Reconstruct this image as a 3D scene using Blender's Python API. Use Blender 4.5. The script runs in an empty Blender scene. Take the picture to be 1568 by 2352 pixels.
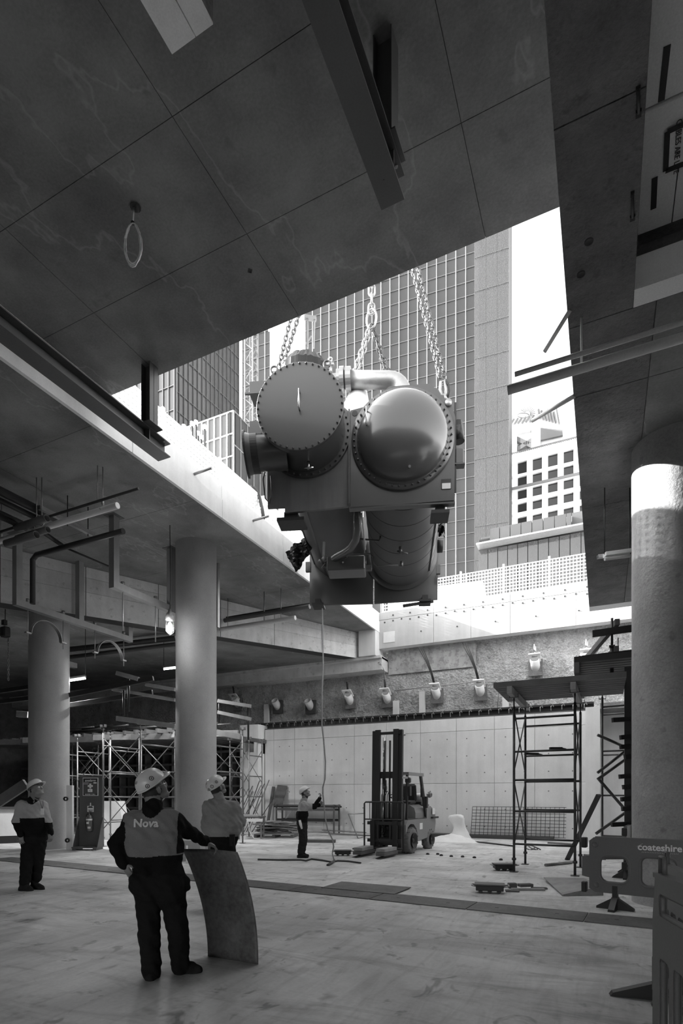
import bpy, math, random
import numpy as np
from mathutils import Vector, Matrix, Euler
random.seed(7)
# ---------------------------------------------------------------- camera
F, TH, CH = 1277.0, math.radians(25.2), 1.6      # focal length in pixels of the 1568x2352 frame, heading, eye height
CT, ST = math.cos(TH), math.sin(TH)
scene = bpy.context.scene
cam = bpy.data.cameras.new('camera'); camo = bpy.data.objects.new('camera', cam)
scene.collection.objects.link(camo); scene.camera = camo
cam.sensor_width = 36; cam.lens = F / 2352 * 36; cam.shift_y = (1827 - 1176) / 2352
cam.clip_end = 600; cam.clip_start = .05
camo.location = (0, 0, CH); camo.rotation_euler = (math.pi / 2, 0, TH)
# ---------------------------------------------------------------- sky, sun, exposure
SKY, SUN = .36, 9.0
w = bpy.data.worlds.new('sky'); scene.world = w; w.use_nodes = True
nt = w.node_tree; nt.nodes.clear()
o_ = nt.nodes.new('ShaderNodeOutputWorld'); b_ = nt.nodes.new('ShaderNodeBackground')
sky = nt.nodes.new('ShaderNodeTexSky'); sky.sky_type = 'NISHITA'; sky.sun_disc = False; sky.sun_elevation = math.radians(25)
sky.sun_rotation = math.radians(263.2); sky.dust_density = 3; sky.air_density = 1.5
bw = nt.nodes.new('ShaderNodeRGBToBW'); nt.links.new(sky.outputs[0], bw.inputs[0]); nt.links.new(bw.outputs[0], b_.inputs[0]); nt.links.new(b_.outputs[0], o_.inputs[0])
b_.inputs[1].default_value = SKY
sl = bpy.data.lights.new('sun', 'SUN'); sl.energy = SUN; sl.angle = math.radians(.6)
so = bpy.data.objects.new('sun', sl); scene.collection.objects.link(so)
so.rotation_euler = Vector((-1, -.12, .47)).to_track_quat('Z', 'Y').to_euler(); so.location = (-20, -5, 30)
vs = scene.view_settings; vs.view_transform = 'Standard'; vs.look = 'None'; vs.gamma = 1; vs.use_curve_mapping = False
vs.exposure = 1.85

# ---------------------------------------------------------------- geometry helpers
COL = scene.collection
def D(px, py):
    a = (px - 784) / F
    return Vector((CT * a - ST, ST * a + CT, (1827 - py) / F))
def atd(px, py, d): return Vector((0, 0, CH)) + D(px, py) * d
def atz(px, py, z): return atd(px, py, (z - CH) / ((1827 - py) / F))
def atY(px, py, Y): return atd(px, py, Y / D(px, py).y)
def atX(px, py, X): return atd(px, py, X / D(px, py).x)
def V(*a): return Vector(a)

class MB:
    def __init__(s): s.v = []; s.f = []; s.m = []; s.sm = []
    def add(s, vs, fs, m=0, smooth=False):
        n = len(s.v); s.v += [tuple(v) for v in vs]
        for f in fs: s.f.append(tuple(i + n for i in f)); s.m.append(m); s.sm.append(smooth)
        return s
    def box(s, c, d, rot=None, m=0, bev=0):
        hx, hy, hz = d[0] / 2, d[1] / 2, d[2] / 2
        R = rot if isinstance(rot, Matrix) else (Euler(rot).to_matrix() if rot else None)
        c = Vector(c)
        if bev <= 0:
            p = [Vector((x * hx, y * hy, z * hz)) for x in (-1, 1) for y in (-1, 1) for z in (-1, 1)]
            fs = [(0, 1, 3, 2), (4, 6, 7, 5), (0, 4, 5, 1), (2, 3, 7, 6), (0, 2, 6, 4), (1, 5, 7, 3)]
        else:
            b = min(bev, hx * .9, hy * .9, hz * .9); p = []; idx = {}
            for x in (-1, 1):
                for y in (-1, 1):
                    for z in (-1, 1):
                        for k in range(3):
                            q = [x * (hx - b), y * (hy - b), z * (hz - b)]
                            q[k] = (x * hx, y * hy, z * hz)[k]
                            idx[(x, y, z, k)] = len(p); p.append(Vector(q))
            fs = []
            for k in range(3):
                a, b2 = [(1, 2), (0, 2), (0, 1)][k]
                for sg in (-1, 1):
                    q = []
                    for (u, w_) in ((-1, -1), (1, -1), (1, 1), (-1, 1)):
                        t = [0, 0, 0]; t[k] = sg; t[a] = u; t[b2] = w_; q.append(idx[(*t, k)])
                    if (sg > 0) == (k == 1): q = q[::-1]
                    fs.append(tuple(q))
                for s1 in (-1, 1):
                    for s2 in (-1, 1):
                        t0 = [0, 0, 0]; t0[k] = -1; t0[a] = s1; t0[b2] = s2; t1 = list(t0); t1[k] = 1
                        q = [idx[(*t0, a)], idx[(*t1, a)], idx[(*t1, b2)], idx[(*t0, b2)]]; fs.append(tuple(q))
            for x in (-1, 1):
                for y in (-1, 1):
                    for z in (-1, 1): fs.append(tuple(idx[(x, y, z, k)] for k in range(3)))
        s.add([(R @ q if R else q) + c for q in p], fs, m); return s
    def span(s, a, b, m=0, bev=0):
        a = Vector(a); b = Vector(b)
        return s.box((a + b) / 2, [abs(x) for x in (b - a)], None, m, bev)
    def bar(s, a, b, wd, ht, up=(0, 0, 1), m=0, bev=0):
        a = Vector(a); b = Vector(b); y = (b - a); L = y.length; y.normalize()
        u = Vector(up)
        if abs(y.dot(u)) > .98: u = Vector((1, 0, 0))
        x = y.cross(u).normalized(); z = x.cross(y)
        R = Matrix((x, y, z)).transposed()
        return s.box((a + b) / 2, (wd, L, ht), R, m, bev)
    def tube(s, pts, r, n=10, m=0, cap=True, closed=False, smooth=True):
        pts = [Vector(p) for p in pts]; N = len(pts); rs = r if isinstance(r, (list, tuple)) else [r] * N
        vs = []; prev = None
        for i, p in enumerate(pts):
            if closed: t = pts[(i + 1) % N] - pts[i - 1]
            else: t = pts[min(i + 1, N - 1)] - pts[max(i - 1, 0)]
            if t.length < 1e-9: t = Vector((0, 0, 1))
            t.normalize()
            if prev is None:
                prev = t.cross(Vector((0, 0, 1)))
                if prev.length < .05: prev = t.cross(Vector((1, 0, 0)))
            x = (prev - t * prev.dot(t)).normalized(); prev = x; y = t.cross(x)
            for k in range(n):
                a = 2 * math.pi * k / n; vs.append(p + (x * math.cos(a) + y * math.sin(a)) * rs[i])
        fs = []
        for i in range(N if closed else N - 1):
            j = (i + 1) % N
            for k in range(n): fs.append((i * n + k, i * n + (k + 1) % n, j * n + (k + 1) % n, j * n + k))
        s.add(vs, fs, m, smooth)
        if cap and not closed:
            n0 = len(s.v) - len(vs)
            s.f += [tuple(n0 + k for k in range(n))[::-1], tuple(n0 + (N - 1) * n + k for k in range(n))]; s.m += [m, m]; s.sm += [False, False]
        return s
    def lathe(s, o, ax, prof, n=32, m=0, smooth=True, arc=None):
        # prof: list of (radius, distance along axis)
        o = Vector(o); t = Vector(ax).normalized(); x = t.cross(Vector((0, 0, 1)))
        if x.length < .05: x = t.cross(Vector((0, 1, 0)))
        x.normalize(); y = t.cross(x); vs = []
        for (r, h) in prof:
            for k in range(n):
                a = 2 * math.pi * k / n; vs.append(o + t * h + (x * math.cos(a) + y * math.sin(a)) * max(r, 1e-4))
        fs = [(i * n + k, i * n + (k + 1) % n, (i + 1) * n + (k + 1) % n, (i + 1) * n + k) for i in range(len(prof) - 1) for k in range(n)]
        return s.add(vs, fs, m, smooth)
    def cyl(s, a, b, r, n=16, m=0): return s.tube([a, b], r, n, m)
    def prism(s, pts, off, m=0):
        # pts: 3D polygon; off: extrusion vector
        pts = [Vector(p) for p in pts]; off = Vector(off); n = len(pts)
        s.add(pts + [p + off for p in pts], [tuple(range(n))[::-1], tuple(range(n, 2 * n))] + [(i, (i + 1) % n, n + (i + 1) % n, n + i) for i in range(n)], m)
        return s
    def build(s, name, mat, parent=None, local=False, origin=None):
        me = bpy.data.meshes.new(name)
        vs = s.v
        ob = bpy.data.objects.new(name, me)
        if parent is not None:
            ob.parent = parent
            if not local:
                Mi = parent['_Mi'] if False else MW[parent.name].inverted(); vs = [tuple(Mi @ Vector(v)) for v in vs]
            MW[ob.name] = MW[parent.name].copy()
        else:
            if origin is None:
                a = np.array(vs); lo = a.min(0); hi = a.max(0); origin = ((lo[0] + hi[0]) / 2, (lo[1] + hi[1]) / 2, lo[2])
            vs = [(v[0] - origin[0], v[1] - origin[1], v[2] - origin[2]) for v in vs]; ob.location = origin
            MW[ob.name] = Matrix.Translation(origin)
        me.from_pydata(vs, [], s.f)
        for mt in (mat if isinstance(mat, (list, tuple)) else [mat]): me.materials.append(mt)
        me.polygons.foreach_set('material_index', s.m); me.polygons.foreach_set('use_smooth', s.sm)
        me.validate(); me.update(); COL.objects.link(ob)
        return ob
MW = {}
def tag(o, label=None, cat=None, group=None, kind=None):
    if label: o['label'] = label
    if cat: o['category'] = cat
    if group: o['group'] = group
    if kind: o['kind'] = kind
    return o
def thing(name, label, cat, loc=(0, 0, 0), rz=0, group=None, rot=None):
    o = bpy.data.objects.new(name, None); COL.objects.link(o); o.empty_display_size = .2
    o.location = loc; o.rotation_euler = rot if rot else (0, 0, rz)
    MW[o.name] = Matrix.Translation(Vector(loc)) @ Euler(rot if rot else (0, 0, rz)).to_matrix().to_4x4()
    return tag(o, label, cat, group)
def dup(root, loc, rz=None, label=None, group=None):
    r = root.copy(); COL.objects.link(r); r.location = loc
    if rz is not None: r.rotation_euler = (0, 0, rz)
    if label: r['label'] = label
    if group: r['group'] = group
    for ch in list(root.children):
        c = ch.copy(); COL.objects.link(c); c.parent = r
        for g in list(ch.children):
            d = g.copy(); COL.objects.link(d); d.parent = c
    return r
def one(name, mb, mat, label, cat, group=None): return tag(mb.build(name, mat), label, cat, group)
def lettering(txt, size, mat, parent, Mloc, depth=.002, name='lettering', spacing=1.0, shear=0, bold=.012):
    cu = bpy.data.curves.new(name, 'FONT'); cu.body = txt; cu.size = size; cu.extrude = depth; cu.align_x = 'CENTER'; cu.align_y = 'CENTER'
    cu.space_character = spacing; cu.shear = shear; cu.offset = size * bold; cu.resolution_u = 3
    t = bpy.data.objects.new('tmp_text', cu); COL.objects.link(t); bpy.context.view_layer.update()
    me = bpy.data.meshes.new_from_object(t.evaluated_get(bpy.context.evaluated_depsgraph_get()))
    bpy.data.objects.remove(t); me.materials.clear(); me.materials.append(mat); me.transform(Mloc)
    ob = bpy.data.objects.new(name, me); COL.objects.link(ob); ob.parent = parent; return ob
def frame_mat(o, x, y):
    x = Vector(x).normalized(); y = Vector(y); y = (y - x * y.dot(x)).normalized(); z = x.cross(y)
    return Matrix.Translation(Vector(o)) @ Matrix((x, y, z)).transposed().to_4x4()
def arc(c, u, v, r, a0, a1, n):
    c = Vector(c); u = Vector(u); v = Vector(v)
    return [c + u * r * math.cos(a0 + (a1 - a0) * i / n) + v * r * math.sin(a0 + (a1 - a0) * i / n) for i in range(n + 1)]

# ---------------------------------------------------------------- materials (all grey: the photograph is monochrome)
def mat(name, g, rough=.8, metal=0, var=.12, scale=1.5, bump=0, bscale=25, streak=0, fine=.08, fscale=60, spots=0, rnd=0, spec=.5, coat=0, spotcol=.3, obj=False, bdist=.05, vein=0):
    m = bpy.data.materials.new(name); m.use_nodes = True; t = m.node_tree; N = t.nodes; L = t.links
    b = N['Principled BSDF']; b.inputs['Roughness'].default_value = rough; b.inputs['Metallic'].default_value = metal
    b.inputs['Specular IOR Level'].default_value = spec; b.inputs['Coat Weight'].default_value = coat; b.inputs['Coat Roughness'].default_value = .15
    if obj: pos = N.new('ShaderNodeTexCoord').outputs['Object']
    else: pos = N.new('ShaderNodeNewGeometry').outputs['Position']
    def mt(op, a, b2, clamp=False):
        n = N.new('ShaderNodeMath'); n.operation = op; n.use_clamp = clamp
        for i, x in enumerate((a, b2)):
            if isinstance(x, (int, float)): n.inputs[i].default_value = x
            else: L.new(x, n.inputs[i])
        return n.outputs[0]
    def noise(sc, det=4, stretch=None, ro=.6):
        n = N.new('ShaderNodeTexNoise'); n.inputs['Scale'].default_value = sc; n.inputs['Detail'].default_value = det; n.inputs['Roughness'].default_value = ro
        if stretch:
            mp = N.new('ShaderNodeMapping'); mp.inputs['Scale'].default_value = stretch[:3]
            if len(stretch) > 3: mp.inputs['Rotation'].default_value = (0, 0, stretch[3])
            L.new(pos, mp.inputs[0]); L.new(mp.outputs[0], n.inputs['Vector'])
        else: L.new(pos, n.inputs['Vector'])
        return n.outputs['Fac']
    def centred(x, amp): return mt('MULTIPLY', mt('SUBTRACT', x, .5), amp * 4)
    val = mt('ADD', centred(noise(scale, 5), var), 1.0)
    if fine: val = mt('ADD', val, centred(noise(fscale, 2), fine))
    if streak: val = mt('ADD', val, centred(noise(3, 4, (1.6, 1.6, .12)), streak))
    if vein:
        nv = noise(scale * .55, 5, (1.0, .45, 1.0)); val = mt('ADD', val, mt('MULTIPLY', mt('SUBTRACT', 1.0, mt('MULTIPLY', mt('ABSOLUTE', mt('SUBTRACT', nv, .52), 0), 130), True), vein))
    if rnd:
        oi = N.new('ShaderNodeObjectInfo'); val = mt('ADD', val, mt('MULTIPLY', mt('SUBTRACT', oi.outputs['Random'], .5), rnd * 2))
    if spots:
        n = noise(scale * 3.1, 3); r = mt('MULTIPLY', mt('SUBTRACT', n, 1 - spots), 9, True); val = mt('MULTIPLY', val, mt('SUBTRACT', 1.0, mt('MULTIPLY', r, spotcol)))
    g_ = mt('MULTIPLY', mt('MAXIMUM', val, .25), g, True)
    cb = N.new('ShaderNodeCombineColor'); [L.new(g_, cb.inputs[i]) for i in range(3)]; L.new(cb.outputs[0], b.inputs['Base Color'])
    if bump:
        bp = N.new('ShaderNodeBump'); bp.inputs['Strength'].default_value = bump; bp.inputs['Distance'].default_value = bdist
        L.new(noise(bscale, 6), bp.inputs['Height']); L.new(bp.outputs[0], b.inputs['Normal'])
    m['val'] = g
    return m
def emis(name, s):
    m = bpy.data.materials.new(name); m.use_nodes = True; b = m.node_tree.nodes['Principled BSDF']
    b.inputs['Base Color'].default_value = (.9, .9, .9, 1); b.inputs['Emission Color'].default_value = (1, 1, 1, 1); b.inputs['Emission Strength'].default_value = s
    return m
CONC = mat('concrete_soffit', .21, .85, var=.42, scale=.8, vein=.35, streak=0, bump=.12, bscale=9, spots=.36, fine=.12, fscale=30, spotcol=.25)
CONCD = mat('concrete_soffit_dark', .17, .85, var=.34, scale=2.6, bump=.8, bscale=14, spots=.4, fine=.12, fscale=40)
CONCL = mat('concrete_pale', .85, .8, var=.09, scale=1.2, streak=.06, bump=.08, bscale=12, spots=.3, fine=.06, spotcol=.15)
CONCW = mat('concrete_wall_panel', .66, .75, var=.10, scale=1.1, streak=.06, bump=.06, bscale=12, spots=.3, fine=.06, rnd=.05, spotcol=.15)
CONCC = mat('concrete_column', .36, .55, var=.14, scale=1.3, streak=.03, bump=.06, bscale=18, fine=.09, fscale=45, spots=.33, spotcol=.12)
SHOT = mat('rough_rock_spray', .62, .95, var=.26, scale=1.6, bump=1.0, bscale=11, bdist=.25, fine=.25, fscale=18, streak=.12, spots=.45)
CONCB = mat('concrete_beam_boards', .60, .85, var=.16, scale=1.5, streak=.1, bump=.2, bscale=12, spots=.4, rnd=.08)
CONCP = mat('concrete_parapet', .42, .8, var=.10, scale=1.2, streak=.08, bump=.08, bscale=12, spots=.3, fine=.06)
JOINT = mat('joint_dark', .06, .9)
STEEL = mat('painted_steel_grey', .11, .5, metal=.3, var=.1)
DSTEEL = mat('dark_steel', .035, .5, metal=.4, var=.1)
GALV = mat('galvanised_steel', .36, .4, metal=.7, var=.12, scale=6)
SCAF = mat('scaffold_tube', .2, .45, metal=.6, var=.2, scale=5)
PIPEW = mat('white_pipe', .55, .4, var=.05)
WHITE = mat('white_paint', .8, .5, var=.03)
BLACK = mat('black_plastic', .02, .4, var=.1)
WRAP = mat('black_wrap_film', .015, .35, var=.2, spec=.3)
CONCR = mat('concrete_column_dark', .34, .55, var=.22, scale=1.6, streak=.03, bump=.25, bscale=14, fine=.14, fscale=35, spots=.38)
TIMB = mat('formply_timber', .28, .8, var=.2, scale=3, streak=.1)
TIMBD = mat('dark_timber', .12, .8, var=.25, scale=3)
TANK = mat('machine_paint', .058, .38, metal=0, var=.05, scale=1.2, fine=.03, coat=.25)
TANKD = mat('machine_shell_insulation', .085, .6, var=.08, scale=2)
TANKS = mat('machine_plate_streaked', .12, .5, var=.15, scale=1.5, streak=.22, fine=.05)
CHROME = mat('bright_metal', .75, .2, metal=1, var=.05)
RUBB = mat('rubber', .12, .8, var=.15, scale=6)
WTUBE = mat('scaffold_tube_dark', .07, .45, metal=.5, var=.3, scale=5)
EYE = mat('eye_dark', .03, .3)
# ================================================================ SETTING
def st(name, mb, m, parent=None, **k):
    o = mb.build(name, m, parent, **k)
    if parent is None: o['kind'] = 'structure'
    return o
# floor: large slab with procedural wear
def floor_mat():
    m = mat('floor_concrete', .72, .5, var=.13, scale=.7, fine=.07, fscale=25, spots=.37, bump=.05, bscale=30, spotcol=.4)
    t = m.node_tree; N = t.nodes; L = t.links
    pos = N.new('ShaderNodeNewGeometry').outputs['Position']; b = N['Principled BSDF']
    src = b.inputs['Base Color'].links[0].from_socket
    def sm(rot, sc, lo, hi, dark, scale=1.0, det=6):
        mp = N.new('ShaderNodeMapping'); mp.inputs['Scale'].default_value = sc; mp.inputs['Rotation'].default_value = (0, 0, rot); L.new(pos, mp.inputs[0])
        n = N.new('ShaderNodeTexNoise'); n.inputs['Scale'].default_value = scale; n.inputs['Detail'].default_value = det; n.inputs['Roughness'].default_value = .65; n.inputs['Distortion'].default_value = 1.0
        L.new(mp.outputs[0], n.inputs['Vector'])
        r = N.new('ShaderNodeMapRange'); r.inputs[1].default_value = lo; r.inputs[2].default_value = hi; r.inputs[3].default_value = 1; r.inputs[4].default_value = dark; L.new(n.outputs['Fac'], r.inputs[0]); return r.outputs[0]
    def mul(a, f):
        mx = N.new('ShaderNodeVectorMath'); mx.operation = 'SCALE'; L.new(a, mx.inputs[0]); L.new(f, mx.inputs['Scale']); return mx.outputs[0]
    c = mul(src, sm(.5, (.5, 2.2, 1), .5, .68, .62)); c = mul(c, sm(-.25, (1.3, .9, 1), .6, .68, .55, 2.2, 3)); c = mul(c, sm(1.3, (3, .5, 1), .45, .7, .8, 2)); c = mul(c, sm(.9, (.35, .35, 1), .42, .62, .72, 1, 4))
    L.new(c, b.inputs['Base Color'])
    return m
FLOOR = floor_mat()
st('floor', MB().span((-32, -13.5, -.4), (12, 26, 0)), FLOOR)

def slab(name, x0, x1, y0, y1, z, t, xs, ys, base, pm, thickp=.02, gap=.004):
    s = st(name, MB().span((x0, y0, z + thickp), (x1, y1, z + t)), base)
    meshes = {}
    for i in range(len(xs) - 1):
        for j in range(len(ys) - 1):
            a, b = xs[i], xs[i + 1]; c, d = ys[j], ys[j + 1]
            k = (round(b - a, 3), round(d - c, 3))
            if k not in meshes:
                o = MB().span((a + gap, c + gap, z), (b - gap, d - gap, z + thickp + .001)).build('soffit_panel', pm, s); meshes[k] = (o, (a, c))
            else:
                o, (a0, c0) = meshes[k]; o = o.copy(); COL.objects.link(o); o.location = (a - a0, c - c0, 0)
    return s
# upper slab above the viewer, with the edge of the lifting opening at Y 7.8
YU = 7.8
ys = [YU - 1.455 * k for k in range(8, -1, -1)]
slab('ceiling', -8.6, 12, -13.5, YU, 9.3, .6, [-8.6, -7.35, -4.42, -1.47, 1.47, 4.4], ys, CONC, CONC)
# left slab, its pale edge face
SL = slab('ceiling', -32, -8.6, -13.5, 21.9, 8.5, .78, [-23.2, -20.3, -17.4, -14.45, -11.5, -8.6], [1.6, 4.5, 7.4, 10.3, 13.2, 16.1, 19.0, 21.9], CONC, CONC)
fp = MB()
yy = [-8, 2.5, 5.4, 8.3, 11.2, 14.1, 17.0, 19.4, 21.9]
for a, b in zip(yy[:-1], yy[1:]):
    MB().span((-8.6, a + .006, 8.47), (-8.53, b - .006, 8.93)).build('edge_panel', CONCL, SL)
    MB().span((-8.6, a + .006, 8.945), (-8.55, b - .006, 9.3)).build('edge_panel', CONCL, SL)
# right slab: lower band beam, coffer and soffit
XR = -.35
RS = MB()
RS.span((XR, -13.5, 6.82), (.29, 6.69, 7.8)); RS.span((XR, 6.69, 6.82), (9, 16.8, 7.8)); RS.span((.29, -13.5, 7.44), (9, 6.69, 7.8))
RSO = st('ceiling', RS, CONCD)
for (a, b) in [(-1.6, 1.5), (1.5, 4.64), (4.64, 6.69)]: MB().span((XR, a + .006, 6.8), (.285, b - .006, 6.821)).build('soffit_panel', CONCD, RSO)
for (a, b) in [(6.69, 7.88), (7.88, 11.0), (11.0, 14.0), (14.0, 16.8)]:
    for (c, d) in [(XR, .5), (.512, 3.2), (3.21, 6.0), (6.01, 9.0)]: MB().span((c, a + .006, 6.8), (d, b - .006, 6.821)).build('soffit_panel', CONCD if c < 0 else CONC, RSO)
for (a, b, z) in [(-1, 1.2, 7.4), (1.2, 5.35, 7.4), (5.36, 6.5, 7.38)]:
    for (c, d) in [(.30, .62), (.63, 1.6), (1.61, 3.0)]: MB().span((c, a, z), (d, b - .008, 7.441)).build('coffer_panel', WHITE, RSO)
MB().span((.29, 6.5, 6.84), (5, 6.69, 7.17)).build('coffer_edge_lit', CONCL, RSO)  # pale colour paints the lit lower face; darker band left above as its shadow
MB().span((.29, 6.46, 6.8), (5, 6.69, 6.838)).build('coffer_edge_lit', WHITE, RSO)  # white strip paints the directly lit bottom of the coffer face
# far end drop of the right slab, seen from below
MB().span((XR, 16.8, 6.8), (9, 17.2, 8.0)).build('slab_end', CONCL, RSO)
# diagonal downstand beam and lower soffit on the left
def zl(y): return 6.94 + (y - 9.9) * .0408
A0, A1 = V(-15.1, 9.9, 0), V(-9.3, 21.9, 0); dd = (A1 - A0) / 12.0
B0 = A0 + dd * -17.9; 
db = MB()
P0, P1 = B0, A1
nrm = V(-dd.y, dd.x, 0).normalized() * .5
db.add([(P0.x, P0.y, zl(P0.y)), (P1.x, P1.y, zl(P1.y)), (P1.x, P1.y, 8.52), (P0.x, P0.y, 8.52)] + [(P0.x + nrm.x, P0.y + nrm.y, zl(P0.y)), (P1.x + nrm.x, P1.y + nrm.y, zl(P1.y)), (P1.x + nrm.x, P1.y + nrm.y, 8.52), (P0.x + nrm.x, P0.y + nrm.y, 8.52)],
       [(0, 1, 2, 3), (5, 4, 7, 6), (4, 5, 1, 0), (1, 5, 6, 2), (4, 0, 3, 7), (3, 2, 6, 7)])
DB = st('trim_1', db, JOINT)
# board-marked face panels of the diagonal beam
for i in range(9):
    t0, t1 = -6 + i * 2.0, -6 + (i + 1) * 2.0
    for j, (f0, f1) in enumerate([(0, .48), (.485, .78), (.785, 1.0)]):
        q = []
        for (t, f) in ((t0 + .01, f0), (t1 - .01, f0), (t1 - .01, f1), (t0 + .01, f1)):
            p = A0 + dd * t; z = zl(p.y) + .0 + (8.49 - zl(p.y)) * f; q.append(V(p.x, p.y, z) - nrm * .0)
        MB().prism(q, -nrm * .05).build('face_board', CONCB, DB)
ls = MB()
poly = [(P0.x, P0.y), (P1.x, P1.y), (-9.3, 26), (-32, 26), (-32, -8)]
ls.add([(x, y, zl(y) + .01) for x, y in poly] + [(x, y, zl(y) + .5) for x, y in poly], [(0, 1, 2, 3, 4)[::-1], (5, 6, 7, 8, 9)] + [(i, (i + 1) % 5, 5 + (i + 1) % 5, 5 + i) for i in range(5)])
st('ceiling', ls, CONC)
# column stub and capping beam along the rock wall, left of the opening
cb = MB(); cb.span((-9.3, 21.45, 7.43), (-8.55, 22.4, 8.5)); st('trim_2', cb, CONCW)
cb = MB(); cb.span((-32, 21.7, 6.86), (-8.35, 22.6, 7.4)); cb.span((-32, 21.55, 7.32), (-8.35, 22.6, 7.43)); st('trim_3', cb, CONCB)
# parapet beam at the far side of the opening
PB = st('trim_4', MB().span((-8.6, 21.95, 7.8), (9, 22.4, 9.28)), CONCL)
xe = [-8.6, -6.2, -4.7, -3.2, -.9, 1.4, 3.7, 6.0, 9.0]
for a, b in zip(xe[:-1], xe[1:]):
    MB().span((a + .006, 21.9, 7.78), (b - .006, 21.96, 8.97)).build('face_panel', CONCP, PB)
    MB().span((a + .006, 21.9, 8.985), (b - .006, 21.96, 9.3)).build('face_panel', CONCP, PB)
hp = MB()
for k in range(26):
    x = -8.3 + k * .37; hp.cyl((x, 21.885, 8.86 + .03 * (k % 3)), (x, 21.91, 8.86 + .03 * (k % 3)), .035, 8)
    if k % 2: hp.cyl((x, 21.885, 9.12), (x, 21.91, 9.12), .035, 8)
    if k % 4 == 0: hp.cyl((x + .1, 21.885, 8.3), (x + .1, 21.91, 8.3), .03, 8)
o = hp.build('tie_hole', JOINT, PB); o['kind'] = 'stuff'
MB().span((-8.35, 21.88, 8.0), (-7.85, 21.905, 8.45)).build('patch', CONCW, PB)
# room walls
RW = st('wall_back', MB().span((-14.0, 21.53, 0), (-.56, 22.3, 4.58)), CONCW)
xs_ = [-13.98, -13.5] + [-12.42 + 1.449 * k for k in range(8)] + [-.56]
def wp(w_, h_, ties=True):
    b = MB().box((w_ / 2, .02, h_ / 2), (w_ - .012, .06, h_ - .012), bev=.006)
    if ties and w_ > .9 and h_ > 1:
        for fx in (.28, .75):
            for fz in (.2, .52, .85): b.lathe((w_ * fx, -.012, h_ * fz), (0, -1, 0), [(.0, .001), (.02, .001), (.026, 0)], 8, 1, False)
    return b
cache = {}; TIE = mat('tie_cone', .2, .9)
for i in range(len(xs_) - 1):
    for (z0, z1) in ((0, 2.07), (2.07, 4.1), (4.1, 4.6)):
        k = (round(xs_[i + 1] - xs_[i], 3), round(z1 - z0, 3))
        if k not in cache:
            b = wp(*k); b.v = [(x + xs_[i], y + 21.5, z + z0) for x, y, z in b.v]; o = b.build('wall_panel', [CONCW, TIE], RW); cache[k] = (o, xs_[i], z0)
        else:
            o, x0, zz = cache[k]; o = o.copy(); COL.objects.link(o); o.location = (xs_[i] - x0, 0, z0 - zz)
# pier at the left end of the room wall with a square niche
pr = MB(); X0, X1 = -15.0, -14.02
for (a, b, c, d) in [(X0, X1, 0, 3.55), (X0, -14.75, 3.55, 4.05), (-14.25, X1, 3.55, 4.05), (X0, X1, 4.05, 4.8)]: pr.span((a, 21.0, c), (b, 22.3, d))
pr.span((X0, 21.4, 3.5), (X1, 22.3, 4.1))
st('trim_5', pr, CONCL)
# rock wall (sprayed concrete), displaced grid
def rock(x0, x1, z0, z1, Y, nx, nz, amp, seed):
    rg = np.random.RandomState(seed); H = np.zeros((nz + 1, nx + 1))
    for o in range(5):
        s = 2 ** o; gx, gz = max(2, int((x1 - x0) * .8 * s)), max(2, int((z1 - z0) * .8 * s))
        g = rg.rand(gz + 2, gx + 2); u = np.linspace(0, gx, nx + 1); v = np.linspace(0, gz, nz + 1)
        iu = u.astype(int); iv = v.astype(int); fu = (u - iu)[None, :]; fv = (v - iv)[:, None]
        fu = fu * fu * (3 - 2 * fu); fv = fv * fv * (3 - 2 * fv)
        H += (g[iv][:, iu] * (1 - fu) * (1 - fv) + g[iv][:, iu + 1] * fu * (1 - fv) + g[iv + 1][:, iu] * (1 - fu) * fv + g[iv + 1][:, iu + 1] * fu * fv - .5) * (.62 ** o)
    vs = [(x0 + (x1 - x0) * i / nx, Y - amp * H[j, i], z0 + (z1 - z0) * j / nz) for j in range(nz + 1) for i in range(nx + 1)]
    fs = [(j * (nx + 1) + i, j * (nx + 1) + i + 1, (j + 1) * (nx + 1) + i + 1, (j + 1) * (nx + 1) + i) for j in range(nz) for i in range(nx)]
    return MB().add(vs, fs)
rk = rock(-30, 9, 3.2, 7.86, 22.45, 900, 110, .12, 3)
ROCK = st('wall_back', rk, SHOT)
MB().span((-30, 22.7, 0), (9, 23, 9.2)).build('backing', JOINT, ROCK)
rk2 = rock(-8.3, -4.6, 6.75, 7.84, 22.36, 90, 30, .02, 5); rk2.build('smooth_render', mat('stained_render', .34, .85, var=.25, scale=2, streak=.2, spots=.5, bump=.3), ROCK)
lettering('22', .55, JOINT, ROCK, frame_mat((-7.75, 22.26, 7.35), (1, 0, 0), (0, 0, 1)) , .004)
for i, x in enumerate([-11.9 - 2.6, -8.05, -6.9, -3.55]):
    MB().span((x, 22.2, 4.7), (x + .24, 22.33, 5.9 - (i % 2) * .3)).build('wall_strip', CONCW, ROCK)
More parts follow.
